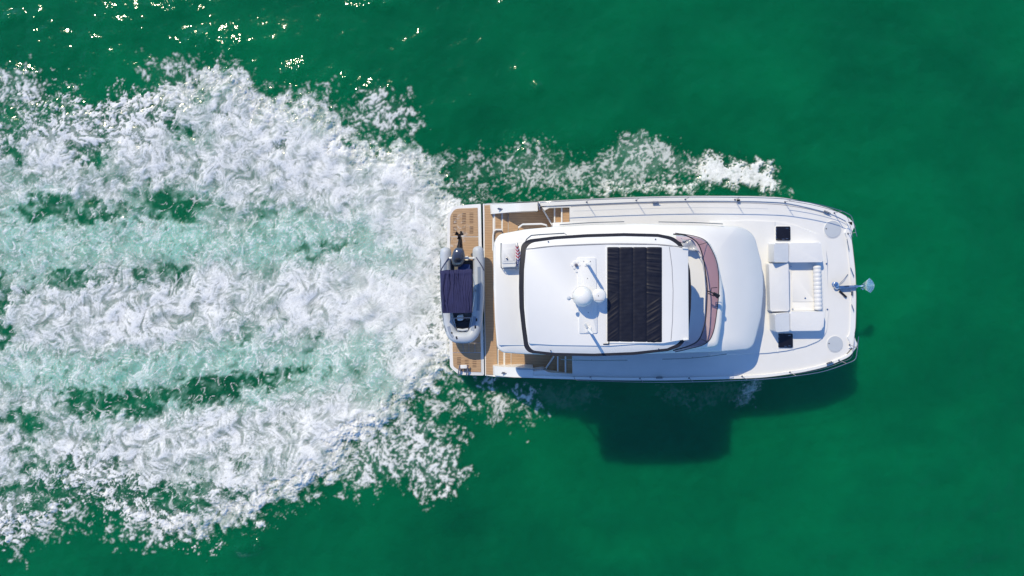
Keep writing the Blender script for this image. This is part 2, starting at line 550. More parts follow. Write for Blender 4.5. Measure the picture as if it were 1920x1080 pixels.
# bow wave streaming back along the port side
c_port = np.zeros_like(c_wake)
def addp(poly, dens, feather):
    global c_port
    c_port = np.maximum(c_port, patch(poly, dens, feather, QX + 5 * warp1 + 4 * wf1, QY + 5 * warp2 + 4 * wf2))
addp([(1300, 290), (1330, 290), (1380, 302), (1440, 308), (1452, 330), (1478, 366), (1430, 362), (1395, 346), (1340, 352), (1290, 356), (1240, 352), (1300, 335), (1310, 310)], 1.0, 13)
addp([(1100, 352), (1160, 340), (1230, 346), (1310, 338), (1310, 356), (1240, 364), (1160, 362), (1100, 366), (1040, 366), (1045, 356)], 0.84, 11)
addp([(1160, 262), (1190, 250), (1250, 268), (1300, 292), (1330, 330), (1260, 330), (1180, 350), (1090, 350), (1050, 335), (1100, 300)], 0.40, 22)
addp([(960, 270), (1010, 262), (1070, 290), (1100, 310), (1080, 350), (1000, 360), (930, 345), (860, 350), (850, 310), (900, 300)], 0.31, 26)
addp([(1020, 320), (1080, 305), (1095, 325), (1050, 345), (960, 362), (930, 350)], 0.46, 18)
addp([(1160, 256), (1200, 248), (1260, 268), (1290, 300), (1250, 285), (1190, 268)], 0.55, 12)
addp([(835, 285), (900, 280), (930, 350), (870, 365), (840, 340)], 0.28, 26)
addp([(870, 366), (1080, 366), (1080, 376), (870, 382)], 0.18, 8)
c_star = np.zeros_like(c_wake)
def adds(poly, dens, feather):
    global c_star
    c_star = np.maximum(c_star, patch(poly, dens, feather, QX + 5 * warp1 + 4 * wf1, QY + 5 * warp2 + 4 * wf2))
adds([(1395, 708), (1445, 700), (1425, 730), (1408, 756), (1370, 756), (1385, 735)], 0.74, 14)
adds([(1220, 712), (1390, 712), (1380, 745), (1320, 770), (1260, 765), (1225, 740)], 0.16, 26)
adds([(1030, 714), (1150, 716), (1130, 755), (1030, 770), (1010, 740)], 0.15, 26)

def cover(cv, w=0.13, pat=None):
    return np.where(cv > 0.015, sst(-w, w, LACE - (1.0 - cv)), 0)

veil = 0.5 + 0.5 * np.tanh(adv(0.6, 2.4, 0.6))                          # drifting milky veils
hole_s = np.clip(holes * (0.9 + 0.5 * (soft - 0.2)) + 0.26 * (0.45 - CLOUD_S) + 0.05 * LIC * holes, 0, 1)
hole = sst(0.12, 0.78, hole_s)
dens = c_wake + 0.10 * (veil - 0.5)
near = blobs([(790, 540, 190, 230, 0, 1), (640, 300, 130, 60, 35, .6), (690, 790, 130, 60, -35, .6)], QX, QY)
calm = np.clip(0.10 + 0.90 * near, 0, 1)
sol = sst(0.15, 0.80, solid)
PAT = CLOUD * (1 - 0.8 * calm) + CLOUD_S * 0.8 * calm
A_lacy = np.where(c_wake > 0.015, sst(-0.24, 0.30, (0.7 * LACE + 0.3 * CLOUD) - (1.0 - dens)), 0)
A_solid = (0.42 + 0.54 * PAT ** 0.75 + 0.05 * LIC * (1 - 0.5 * calm) + 0.32 * THREAD * (1 - 0.8 * calm) + 0.12 * near) * env
blot = sst(0.30, 1.8, adv(0.35, 2.2, 0.8)) * sol
A_solid = A_solid * (1 - (0.62 - 0.40 * near) * blot)
A_w = A_lacy * (1 - sol) + np.clip(A_solid, 0, 0.98) * sol
# dark slits: holes drawn out by the swirl, dense in the old outer foam, rare in the fresh one
slit_n = rank(adv(0.30, 1.1, 0.5) + 0.40 * n3 + 0.16 * LIC)
slit_d = np.clip(0.05 + 0.28 * (1 - sol) + 0.30 * (soft - 0.45) + 0.16 * sst(600, 0, QX) * sst(0.3, 0.8, soft) - 0.10 * near, 0.0, 0.5)
slit = sst(0.06, -0.10, slit_n - slit_d) * sst(8, 40, sd_wake)
A_w = A_w * (1 - (0.70 - 0.28 * sol) * slit)
A_mint = np.clip(-0.06 + 0.30 * veil * CLOUD + 0.07 * LIC + 1.05 * THREAD * (0.45 + 0.55 * CLOUD), 0, 0.95)
mm = np.clip(mint * 1.25, 0, 1) * env * (0.55 + 0.45 * sst(0.15, 0.85, 1 - 0.9 * CLOUD))
A_w = A_w * (1 - mm) + A_mint * mm
A_w = A_w * (1 - hole) + hole * 0.62 * HTHREAD * env
A_l = blur(cover(c_lace, 0.30), 0.018) * 0.90
A_p = blur(cover(c_port, 0.28), 0.015) * np.clip(0.66 + 0.36 * sst(0.4, 1.0, c_port), 0, 0.97) * (0.80 + 0.20 * CLOUD)
A_p = np.maximum(A_p, sst(0.10, 0.6, c_port) * 0.10 * CLOUD)
A_s = np.clip(c_star * (0.15 + 0.75 * CLOUD) * 0.62 + 0.04 * LIC * c_star, 0, 0.6)
A_stern = np.maximum(A_w, A_l)

# aerated, milky water under and around the foam
aer = env * (0.10 + 0.80 * np.clip(mint * 1.1, 0, 1) * (0.55 + 0.6 * veil) + 0.26 * sol + 0.25 * near) * (0.72 + 0.4 * soft)
aer = np.clip(aer, 0, 0.95) * (1 - 0.98 * sst(0.38, 1.0, hole_s)) * (1 - 0.55 * slit)
aer = np.maximum(aer, 0.30 * sst(0.12, 0.7, np.maximum(np.maximum(c_port, c_lace), c_star * 0.5)) * (0.5 + 0.7 * soft))
aer = np.clip(aer, 0, 0.95)

# relief
swell = band(2.5, 7.0, 1.0, 0.8)
chopw = band(0.7, 2.2)
fine1 = blur(0.8 * fbm + 0.5 * rg(n2) + 0.25 * rg(n3) + 0.25 * LIC, 0.045)
fine1 = fine1 - fine1.mean()
mass = sst(-5, 60, sd_soft)
big = samp(band(0.8, 2.6), XX, YY)
H_low = 0.022 * swell + 0.006 * chopw + mass * (0.14 + 0.020 * big) - 0.03 * holes * mass + 0.10 * front * mass
H_low = H_low + 0.10 * sst(0.5, 1.0, c_port) + 0.06 * sst(0.4, 1.0, c_star)
# keep the water below the hull calm and low
under = sst(0, 40, sdist([(850, 390), (1600, 380), (1600, 700), (850, 700)], QX, QY))
H_low = H_low * (1 - under) - 0.12 * under
fade = sst(0, 1.2, XX - GX0) * sst(0, 1.2, GX1 - 0.1 - XX) * sst(0, 1.2, YY - GY0) * sst(0, 1.2, GY1 - 0.1 - YY)
H_low = H_low * fade
A_all = np.maximum(np.maximum(A_stern, A_p), A_s)
A_rel = blur(A_all, 0.03)
H_foam = H_low + 0.012 + A_rel * (0.035 + 0.010 * np.clip(fine1, -2, 3))
H_foam = np.maximum(H_foam, H_low + 0.008)

def water_material():
    m = bpy.data.materials.new('green_sea_water')
    m.use_nodes = True
    nt = m.node_tree; N = nt.nodes; L = nt.links
    b = N['Principled BSDF']
    geo = N.new('ShaderNodeNewGeometry')
    n1 = N.new('ShaderNodeTexNoise'); n1.inputs['Scale'].default_value = 0.11; n1.inputs['Detail'].default_value = 5; n1.inputs['Roughness'].default_value = 0.6
    L.new(geo.outputs['Position'], n1.inputs['Vector'])
    r1 = N.new('ShaderNodeMapRange'); r1.inputs['From Min'].default_value = 0.34; r1.inputs['From Max'].default_value = 0.66
    L.new(n1.outputs['Fac'], r1.inputs['Value'])
    mx = N.new('ShaderNodeMix'); mx.data_type = 'RGBA'
    mx.inputs[6].default_value = (0.0002, 0.106, 0.043, 1)
    mx.inputs[7].default_value = (0.0004, 0.172, 0.065, 1)
    L.new(r1.outputs[0], mx.inputs[0])
    at = N.new('ShaderNodeAttribute'); at.attribute_name = 'aeration'
    rp = N.new('ShaderNodeValToRGB')
    e = rp.color_ramp.elements
    e[0].position = 0; e[0].color = (0, 0, 0, 1)
    e[1].position = 1; e[1].color = (1, 1, 1, 1)
    L.new(at.outputs['Fac'], rp.inputs['Fac'])
    mx2 = N.new('ShaderNodeMix'); mx2.data_type = 'RGBA'
    L.new(at.outputs['Fac'], mx2.inputs[0]); L.new(mx.outputs[2], mx2.inputs[6])
    mx2.inputs[7].default_value = (0.37, 0.64, 0.54, 1)
    L.new(mx2.outputs[2], b.inputs['Base Color'])
    b.inputs['Subsurface Weight'].default_value = 1.0
    b.inputs['Subsurface Radius'].default_value = (0.30, 1.0, 0.9)
    b.inputs['Subsurface Scale'].default_value = 4.0
    cu = N.new('ShaderNodeAttribute'); cu.attribute_name = 'churn'
    cr_ = N.new('ShaderNodeMapRange'); cr_.inputs['To Min'].default_value = 0.085; cr_.inputs['To Max'].default_value = 0.13
    L.new(cu.outputs['Fac'], cr_.inputs['Value']); L.new(cr_.outputs[0], b.inputs['Roughness'])
    b.inputs['IOR'].default_value = 1.33
    # ripples
    ch = N.new('ShaderNodeAttribute'); ch.attribute_name = 'chop'
    t = N.new('ShaderNodeTexNoise'); t.inputs['Scale'].default_value = 2.3; t.inputs['Detail'].default_value = 2.0; t.inputs['Roughness'].default_value = 0.45
    L.new(geo.outputs['Position'], t.inputs['Vector'])
    mu = N.new('ShaderNodeMath'); mu.operation = 'MULTIPLY'
    L.new(t.outputs['Fac'], mu.inputs[0]); L.new(ch.outputs['Fac'], mu.inputs[1])
    t2_ = N.new('ShaderNodeTexNoise'); t2_.inputs['Scale'].default_value = 8.0; t2_.inputs['Detail'].default_value = 3
    L.new(geo.outputs['Position'], t2_.inputs['Vector'])
    m2_ = N.new('ShaderNodeMath'); m2_.operation = 'MULTIPLY_ADD'; m2_.inputs[1].default_value = 0.030
    L.new(t2_.outputs['Fac'], m2_.inputs[0]); L.new(mu.outputs[0], m2_.inputs[2])
    bp = N.new('ShaderNodeBump'); bp.inputs['Strength'].default_value = 1.0; bp.inputs['Distance'].default_value = 0.16
    L.new(m2_.outputs[0], bp.inputs['Height'])
    L.new(bp.outputs[0], b.inputs['Normal'])
    return m

def foam_material():
    m = bpy.data.materials.new('white_foam')
    m.use_nodes = True
    nt = m.node_tree; N = nt.nodes; L = nt.links
    N.clear()
    out = N.new('ShaderNodeOutputMaterial')
    at = N.new('ShaderNodeAttribute'); at.attribute_name = 'cover'
    geo = N.new('ShaderNodeNewGeometry')
    t = N.new('ShaderNodeTexNoise'); t.inputs['Scale'].default_value = 14; t.inputs['Detail'].default_value = 5; t.inputs['Roughness'].default_value = 0.65
    t.inputs['Distortion'].default_value = 1.2
    L.new(geo.outputs['Position'], t.inputs['Vector'])
    # fine bubbles thin the sheet a little
    r = N.new('ShaderNodeMapRange'); r.inputs['From Min'].default_value = 0.3; r.inputs['From Max'].default_value = 0.62
    r.inputs['To Min'].default_value = 0.78; r.inputs['To Max'].default_value = 1.06
    L.new(t.outputs['Fac'], r.inputs['Value'])
    mu = N.new('ShaderNodeMath'); mu.operation = 'MULTIPLY'; mu.use_clamp = True
    L.new(at.outputs['Fac'], mu.inputs[0]); L.new(r.outputs[0], mu.inputs[1])
    bp = N.new('ShaderNodeBump'); bp.inputs['Strength'].default_value = 0.25; bp.inputs['Distance'].default_value = 0.03
    L.new(t.outputs['Fac'], bp.inputs['Height'])
    d = N.new('ShaderNodeBsdfDiffuse'); d.inputs['Color'].default_value = (0.89, 0.90, 0.91, 1); d.inputs['Roughness'].default_value = 0.5
    L.new(bp.outputs[0], d.inputs['Normal'])
    tr = N.new('ShaderNodeBsdfTransparent')
    mx = N.new('ShaderNodeMixShader')
    L.new(mu.outputs[0], mx.inputs[0]); L.new(tr.outputs[0], mx.inputs[1]); L.new(d.outputs[0], mx.inputs[2])
    L.new(mx.outputs[0], out.inputs[0])
    return m

def sheet(name, X, Y, Z, keep, attrs, material):
    """grid sheet of the kept quads"""
    ny, nx = X.shape
    idx = np.arange(ny * nx).reshape(ny, nx)
    q = np.stack([idx[:-1, :-1], idx[:-1, 1:], idx[1:, 1:], idx[1:, :-1]], -1).reshape(-1, 4)
    if keep is not None:
        kq = (keep[:-1, :-1] | keep[:-1, 1:] | keep[1:, 1:] | keep[1:, :-1]).reshape(-1)
        q = q[kq]
    used, inv = np.unique(q, return_inverse=True)
    inv = inv.reshape(-1)
    me = bpy.data.meshes.new(name)
    me.vertices.add(len(used))
    co = np.stack([X.reshape(-1)[used], Y.reshape(-1)[used], Z.reshape(-1)[used]], -1).astype(np.float32)
    me.vertices.foreach_set('co', co.reshape(-1))
    nq = len(q)
    me.loops.add(nq * 4)
    me.loops.foreach_set('vertex_index', inv.astype(np.int32))
    me.polygons.add(nq)
    me.polygons.foreach_set('loop_start', np.arange(0, nq * 4, 4, dtype=np.int32))
    me.update(calc_edges=True)
    me.shade_smooth()
    for an, f in attrs.items():
        a = me.attributes.new(an, 'FLOAT', 'POINT')
        a.data.foreach_set('value', f.reshape(-1)[used].astype(np.float32))
    me.materials.append(material)
    o = bpy.data.objects.new(name, me)
    col.objects.link(o)
    WORLD_POS[o] = Vector()
    return o

# open water: a fine sheet under the picture that runs on, coarser, to the horizon
st = 2
fxs, fys = xs[::st], ys[::st]
far = [2, 6, 15, 40, 100, 250, 600]
wx = np.concatenate([[fxs[0] - d for d in far[::-1]], fxs, [fxs[-1] + d for d in far]])
wy = np.concatenate([[fys[0] - d for d in far[::-1]], fys, [fys[-1] + d for d in far]])
k = len(far)
def pad(f, v=0.0):
    g = np.full((len(wy), len(wx)), v, np.float32)
    g[k:-k, k:-k] = f[::st, ::st]
    return g
chop = (0.30 + 0.18 * (soft - 0.5)) * (1 - 0.9 * env)
chop = chop + 1.3 * blobs([(380, 72, 60, 22, 0, .9), (550, 140, 34, 24, -30, 1.0), (320, 10, 60, 22, 0, .8), (20, 36, 36, 14, -10, .9), (75, 40, 40, 30, 0, .5), (690, 5, 50, 20, 0, .9), (470, 1026, 40, 14, -10, 0.8),
    (430, 85, 40, 20, 0, .8), (700, 170, 70, 20, 20, .5), (150, 110, 120, 60, 0, .35), (250, 40, 120, 50, 0, .35), (30, 140, 50, 20, 0, .8), (1005, 165, 12, 12, 0, .8), (1030, 280, 120, 30, 0, .6)], QX, QY)
Wx, Wy = np.meshgrid(wx, wy)
water = sheet('water', Wx, Wy, pad(H_low), None, {'aeration': pad(aer * fade), 'chop': pad(chop, 0.3), 'churn': pad(env * fade)}, water_material())
tag(water, 'emerald green open sea with small ripples around the boat', 'sea', kind='structure')

M_foam = foam_material()
T = 0.03
o = sheet('wake_foam', XX, YY, H_foam, (A_stern > T) & (XX < 3.2), {'cover': A_stern}, M_foam)
tag(o, 'broad churned white wake trailing behind the stern, streaked with green gaps', 'wake', kind='stuff')
o = sheet('bow_wave_foam', XX, YY, H_foam, (A_p > T) & (QY < 390), {'cover': A_p}, M_foam)
tag(o, 'lacy white bow wave foam streaming along the sunlit side of the hull', 'bow wave', kind='stuff')
o = sheet('bow_wave_foam', XX, YY, H_foam, (A_s > T) & (QY > 640), {'cover': A_s}, M_foam)
tag(o, 'faint bluish bow splash in the dark shadow side of the hull', 'bow wave', kind='stuff')
# water washing over the corner of the swim platform
PZ = 0.637 + 0.32 + 0.012
yp = YY * CT + (PZ - CAM_H) * ST; zp = -YY * ST + (PZ - CAM_H) * CT
RX = 960 + F * XX / (-zp); RY = 540 - F * yp / (-zp)
c_pl = 0.42 * sst(-4, 12, sdist([(846, 446), (850, 425), (862, 404), (868, 415), (864, 432), (876, 425), (880, 440), (868, 446), (864, 466), (848, 466)], RX + 4 * wf1, RY + 4 * wf2)) * (RX > 845) * (RX < 896)
A_pl = np.where(c_pl > 0.01, sst(-0.3, 0.35, LACE - (1 - c_pl)), 0) * 0.55
o = sheet('splash_water', XX, YY, np.full_like(XX, PZ) + 0.01 * A_pl, A_pl > T, {'cover': A_pl}, M_foam)
tag(o, 'thin streaky splash washing over the teak swim platform beside the outboard', 'splash', kind='stuff')
del XX, YY

# ================================================================== the catamaran
ZO = 0.32            # heights below are counted from a line this far above the water
_P = P
def P(px, py, z=0.0):
    return _P(px, py, z + ZO)
boat = empty('catamaran_yacht', P(1200, 540, -ZO))
tag(boat, 'white power catamaran with hardtop and teak stern running across green water', 'boat')

DECK = 1.95
DKZ = 1.975      # walking deck
port_edge = [(908, 382), (935, 381), (1010, 377.3), (1100, 373), (1200, 369), (1300, 367), (1400, 367.4), (1440, 368.6), (1474, 371), (1518, 380), (1557, 391), (1585, 404), (1599, 415)]
star_edge = [(1605, 653), (1593, 668), (1576, 677), (1548, 688), (1511, 697), (1474, 703), (1437, 707.6), (1400, 710), (1300, 713), (1200, 714), (1100, 712.5), (1000, 709.5), (940, 707), (912, 704)]
front_edge = [(1603.5, 425), (1597, 437), (1600, 470), (1604, 508), (1605.5, 545), (1605.5, 577), (1604.5, 614), (1602, 632), (1608, 643.5)]
hull_px = cr(port_edge, 4)[:-1] + cr([port_edge[-1]] + front_edge + [star_edge[0]], 4)[:-1] + cr(star_edge, 4)

def hull_top(px, py):
    # sheer drops at the stern quarter
    t = max(0.0, min(1.0, (px - 922) / 46.0))
    return 0.70 + (DECK - 0.70) * t * t * (3 - 2 * t)

def inset(ring, d):
    """offset a closed ring of world points inwards"""
    c = sum((Vector(p) for p in ring), Vector()) / len(ring)
    out = []
    n = len(ring)
    for i, p in enumerate(ring):
        t = (ring[(i + 1) % n] - ring[i - 1]); t.z = 0
        nn = Vector((-t.y, t.x, 0)).normalized()
        if nn.dot(c - p) < 0: nn = -nn
        out.append(p + nn * d)
    return out

# --- hull: topsides, bridge deck and the two slim floats
bm = B()
top = [P(x, y, hull_top(x, y)) for x, y in hull_px]
levels = [(None, 0.0)]
rings = [top]
for f_, d in ((0.06, -0.012), (0.12, -0.012), (0.16, 0.03), (0.6, 0.08), (1.0, 0.20)):
    rr = inset(top, d)
    rings.append([Vector((p.x, p.y, t.z + (0.42 + ZO - t.z) * f_)) for p, t in zip(rr, top)])
vr = [[bm.verts.new(p) for p in r] for r in rings]
n = len(top)
for a, b_ in zip(vr[:-1], vr[1:]):
    for i in range(n):
        j = (i + 1) % n
        bm.faces.new((a[i], a[j], b_[j], b_[i]))
bm.faces.new(vr[-1])
hull = build('hull', bm, M_gel, boat, 35)
M_anti = mat('dark_blue_antifouling', (0.02, 0.03, 0.08), 0.5)
for ya, yb, x1 in ((382, 424, 1597), (704, 644, 1601)):
    bm = B()
    sgn = 1 if ya < 540 else -1
    rows = []
    for i in range(25):
        t = i / 24
        px = 910 + (x1 - 910) * t
        e = np.interp(px, [p[0] for p in port_edge], [p[1] for p in port_edge]) if sgn > 0 else np.interp(px, [p[0] for p in star_edge[::-1]], [p[1] for p in star_edge[::-1]])
        yo = P(px, e, DECK).y - sgn * 0.16
        w = 1.45 * (1 - max(0, (t - 0.45) / 0.55) ** 2.2 * 0.93)
        if t > 0.93: yo -= sgn * (t - 0.93) * 3
        x = P(px, 540, DECK).x
        rk = t ** 6 * 0.5
        rows.append([bm.verts.new(v) for v in ((x, yo - sgn * 0.1, 0.5 + ZO), (x, yo - sgn * 0.16 * (1 - t), 0.1), (x, yo - sgn * w * 0.4, -0.55 + rk), (x, yo - sgn * w, 0.1), (x, yo - sgn * (w + 0.1), 0.5 + ZO))])
    for a, b_ in zip(rows[:-1], rows[1:]):
        for i in range(4):
            bm.faces.new((a[i], a[i + 1], b_[i + 1], b_[i]))
    bm.faces.new(rows[0]); bm.faces.new(rows[-1][::-1])
    build('float', bm, M_gel, hull, 40)

# --- decks
def strip(edge, d0, d1):
    """pixel outline of a strip along an edge, between two insets (pixels, towards the boat's middle)"""
    e = cr(edge, 4)
    a = [(x, y + (d0 if y < 540 else -d0)) for x, y in e]
    b = [(x, y + (d1 if y < 540 else -d1)) for x, y in e]
    return a + b[::-1]

# deck inside the gunwale: everything ahead of the side steps
ins = []
for x, y in hull_px:
    if x < 1069 or (y > 540 and x < 1080): continue
    ins.append((x - (6 if x > 1590 else 1), y + (8 if y < 540 else -5)))
deck_px = [(1068, 381 + 2)] + ins + [(1074, 707)]
deck_px = [p for i, p in enumerate(deck_px) if i == 0 or (abs(p[0] - deck_px[i - 1][0]) + abs(p[1] - deck_px[i - 1][1])) > 0.8]
bm = B()
slab(bm, deck_px, DKZ, 1.0)
build('deck', bm, M_deck, boat)
# gunwale rim standing a little proud of the deck
def rim(edge, w0, w1, z, zb, name, bev=0.02):
    bm = B()
    slab(bm, strip(edge, w0, w1), z, zb, bev, 2)
    return build(name, bm, M_gel, boat)
pe = [p for p in port_edge if p[0] >= 1010]
se = [p for p in star_edge if p[0] >= 1000]
rim(pe, 0.6, 9.5, 2.03, 1.85, 'gunwale')
rim(se, 0.6, 5.5, 2.03, 1.85, 'gunwale')
bm = B()
fe = cr([(1599, 415)] + front_edge + [(1605, 653)], 4)
slab(bm, [(x - 0.8, y) for x, y in fe] + [(x - (9 if 440 < y < 630 else 13), y) for x, y in fe[::-1]], 2.03, 1.85, 0.02, 2)
build('bow_coaming', bm, M_gel, boat)

# --- swim platform
plat_px = rpoly([(838, 470, 0), (839.5, 404, 6), (848, 389, 10), (858, 385.5, 4), (901.5, 382, 2), (907.5, 704, 2), (866, 703, 4), (857, 700, 3), (843.5, 688, 4), (843, 660, 0)], 3)
bm = B()
slab(bm, plat_px, 0.62, 0.42, 0.025, 2)
plat = build('swim_platform', bm, M_gel, boat)
teaks = [[(844, 472, 0), (844, 404, 6), (852, 393, 8), (860, 391, 3), (895.5, 389.5, 1), (896.6, 443, 0), (845, 443, 0)],
         [(844, 444.6, 0), (896.6, 444.6, 0), (899, 560, 0), (844, 560, 0)],
         [(846, 561, 0), (899, 561, 0), (901, 642.5, 0), (848, 642.5, 0)],
         [(848.8, 661.8, 0), (901.3, 661.8, 0), (902, 698, 1), (864, 696.5, 3), (850, 687, 3)]]
for t in teaks:
    bm = B(); slab(bm, rpoly(t, 1), 0.637, 0.60); build('teak_panel', bm, M_teak, plat, 0)
for x0, x1 in ((848.5, 856.5), (857.3, 867.6), (868.6, 878.6), (879.6, 889.6), (890.6, 901.2)):
    bm = B(); slab(bm, [(x0, 643.6), (x1, 643.6), (x1 + 0.3, 660.6), (x0 + 0.3, 660.6)], 0.645, 0.60); build('teak_panel', bm, M_teak, plat, 0)
bm = B()
for cx, r0, r1, n_ in ((853, 403, 419, 6), (870, 400.5, 418.5, 7), (884, 399.5, 418, 7), (853, 426, 436, 4), (870, 425.5, 437, 4), (884, 425.5, 437, 5),
                       (860.5, 671, 683, 5), (875, 675.5, 688, 5), (889.6, 675, 688, 5)):
    for i in range(n_):
        y = r0 + (r1 - r0) * i / (n_ - 1)
        slab(bm, [(cx - 3.6, y - 0.55), (cx + 3.6, y - 0.75), (cx + 3.6, y + 0.35), (cx - 3.6, y + 0.55)], 0.6405, 0.62)
o = build('drain_slots', bm, M_seam if False else mat('dark_slot', (0.10, 0.06, 0.04), 0.8), plat, 0)
o['kind'] = 'stuff'
# boarding ladder folded on the platform
bm = B()
for x in (860.5, 876):
    tube(bm, [P(x + 2, 684, 0.80), P(x, 693, 0.83), P(x - 1.5, 704, 0.70)], 0.022, 6)
    tube(bm, [P(x + 3.5, 690, 0.70), P(x + 1.2, 704.5, 0.66)], 0.018, 6)
lad = build('swim_ladder', bm, M_steel, plat)
bm = B(); slab(bm, rpoly([(863, 684.5), (875, 684), (875.5, 690.5), (863.5, 691)], 1), 0.86, 0.83, 0.008); build('step', bm, M_gel, lad)
bm = B()
slab(bm, [(902.6, 383), (905.5, 383), (910.6, 703), (908.5, 703)], 0.40, 0.30); build('bridge_bracket', bm, M_rub, plat)

# --- cockpit: aft teak strip, steps, main sole
bm = B()
slab(bm, [(905.5, 382.5), (926, 382), (930, 706), (909.5, 704)], 0.68, 0.5)
build('aft_sole_base', bm, M_gel, boat)
for t in ([(908, 385), (919, 384.2), (919.5, 400), (923.5, 402), (923.5, 455), (926, 540), (931.5, 655), (932, 687), (924, 688), (924.5, 703), (911, 702.5), (909.5, 600)],):
    bm = B(); slab(bm, t, 0.696, 0.6); build('aft_sole', bm, M_teak, boat, 0)
def step(pts, z, zb=0.5, name='step', nose=None, side=0):
    bm = B(); slab(bm, pts, z, zb, 0.012, 2)
    s = build(name, bm, M_gel, boat)
    cx = sum(p[0] for p in pts) / len(pts); cy = sum(p[1] for p in pts) / len(pts)
    m = side
    q = []
    for p in pts:
        dx, dy = cx - p[0], cy - p[1]
        q.append((p[0] + math.copysign(min(abs(dx), m[0]), dx), p[1] + math.copysign(min(abs(dy), m[1]), dy)))
    bm = B(); slab(bm, q, z + 0.012, z - 0.02); build('tread', bm, M_teak, s, 0)
    return s
# port steps up from the stern
step([(926.5, 398), (941.2, 397), (941.2, 431), (927, 431)], 0.84, side=(1.6, 1.2))
step([(941.4, 397), (953.5, 396.5), (953.5, 440), (941.4, 440)], 0.98, side=(1.4, 1.2))
bm = B(); slab(bm, [(953.7, 394), (1040, 391), (1042, 440), (925, 450), (926.5, 432), (941, 431.5), (941, 440.5), (953.7, 440.5)], 1.12, 0.55); build('cockpit_sole', bm, M_teak, boat, 0)
bm = B(); tube(bm, [P(924.5, 470, 1.2), P(924.5, 442, 1.2), P(926, 433, 1.2), P(930, 430.6, 1.2), P(941, 430.6, 1.2)], 0.03, 6); build('step_edge', bm, M_gel, boat)
# starboard steps
step([(933, 655), (945.4, 655), (945.4, 690), (933, 690)], 0.84, side=(1.6, 1.2))
step([(945.6, 655), (958.8, 655), (958.8, 691), (945.6, 691)], 0.98, side=(1.4, 1.2))
bm = B(); slab(bm, [(959, 645), (1044, 645), (1044, 690), (959, 688.6)], 1.12, 0.55); build('cockpit_sole', bm, M_teak, boat, 0)
# side steps up to the side decks
def side_step(pts, z, edge):
    bm = B(); slab(bm, pts, z, 0.75)
    s = build('side_step', bm, M_teak, boat, 0)
    bm = B()
    tube(bm, [P(x, y, z + 0.01) for x, y in edge], 0.030, 6)
    build('step_nosing', bm, M_gel, s)
side_step([(1021, 391), (1040, 387), (1039.5, 418), (1036, 426)], 1.40, [(1019, 394), (1036.5, 424)])
side_step([(1040, 386), (1053, 386), (1053, 417), (1040, 418)], 1.58, [(1040, 387), (1040, 417)])
side_step([(1053.4, 386), (1067.4, 386), (1067, 416.5), (1053.4, 417)], 1.76, [(1053.4, 387), (1053.4, 417)])
side_step([(1038, 665), (1046, 665), (1046, 698), (1030, 697), (1023, 692)], 1.40, [(1039, 668), (1023, 691.5)])
side_step([(1046, 665), (1060, 665), (1060, 700), (1046, 699)], 1.58, [(1046, 668), (1046, 698)])
side_step([(1060.4, 665), (1074, 665), (1074, 701), (1060.4, 700)], 1.76, [(1060.4, 668), (1060.4, 700)])
# white side coaming between steps and saloon, port
bm = B(); slab(bm, rpoly([(1036, 417.5), (1069, 416), (1100, 414), (1100, 436), (1037, 436)], 1.5), 1.98, 1.0, 0.015); build('coaming', bm, M_gel, boat)
bm = B(); slab(bm, rpoly([(1016, 388.5), (1025, 386.5), (1070, 385), (1070, 388.8), (1030, 389.6), (1021, 395)], 1), 1.97, 1.0, 0.01); build('coaming', bm, M_gel, boat)
bm = B(); slab(bm, rpoly([(1020, 694), (1030, 698.6), (1078, 701.5), (1078, 708), (1000, 707.5), (1000, 696)], 1), 1.97, 1.0, 0.01); build('coaming', bm, M_gel, boat)
# stern quarter bulwarks, their tops falling away to the stern
def bul(px):
    t = max(0.0, min(1.0, (px - 919) / 52.0))
    return 0.78 + (1.99 - 0.78) * t ** 0.85
def bulwark(outer, inner, zb):
    bm = B()
    o_, i_ = cr(outer, 5), cr(inner, 5)
    to = [bm.verts.new(P(x, y, bul(x))) for x, y in o_]
    ti = [bm.verts.new(P(x, y, bul(x))) for x, y in i_]
    bo = [bm.verts.new((v.co.x, v.co.y, zb + ZO)) for v in to]
    bi = [bm.verts.new((v.co.x, v.co.y, zb + ZO)) for v in ti]
    for k_ in range(len(to) - 1):
        bm.faces.new((to[k_], to[k_ + 1], ti[k_ + 1], ti[k_]))
        bm.faces.new((to[k_], bo[k_], bo[k_ + 1], to[k_ + 1]))
        bm.faces.new((ti[k_], ti[k_ + 1], bi[k_ + 1], bi[k_]))
    bm.faces.new((to[0], ti[0], bi[0], bo[0])); bm.faces.new((to[-1], bo[-1], bi[-1], ti[-1]))
    build('bulwark', bm, M_gel, boat, 40)
bulwark([(918.5, 383.6), (940, 382.3), (970, 380.9), (1008, 379)], [(920, 401.3), (940, 399.4), (970, 396.8), (1008.5, 395)], 0.55)
bulwark([(926, 703.5), (946, 706), (970, 707.6), (1000, 708.6)], [(924, 686), (946, 687.8), (970, 689), (1000, 690.5)], 0.55)
# gate hinge post and cleats
bm = B()
for dy in (0, 9): tube(bm, [P(1008.5, 383 + dy * 0.2, 2.02), P(1010, 381.5 + dy * 0.2, 2.12), P(1012.5, 385 + dy, 2.12), P(1011, 390 + dy * 0.4, 2.02)], 0.022, 6)
build('gate_hinge', bm, M_steel, boat)

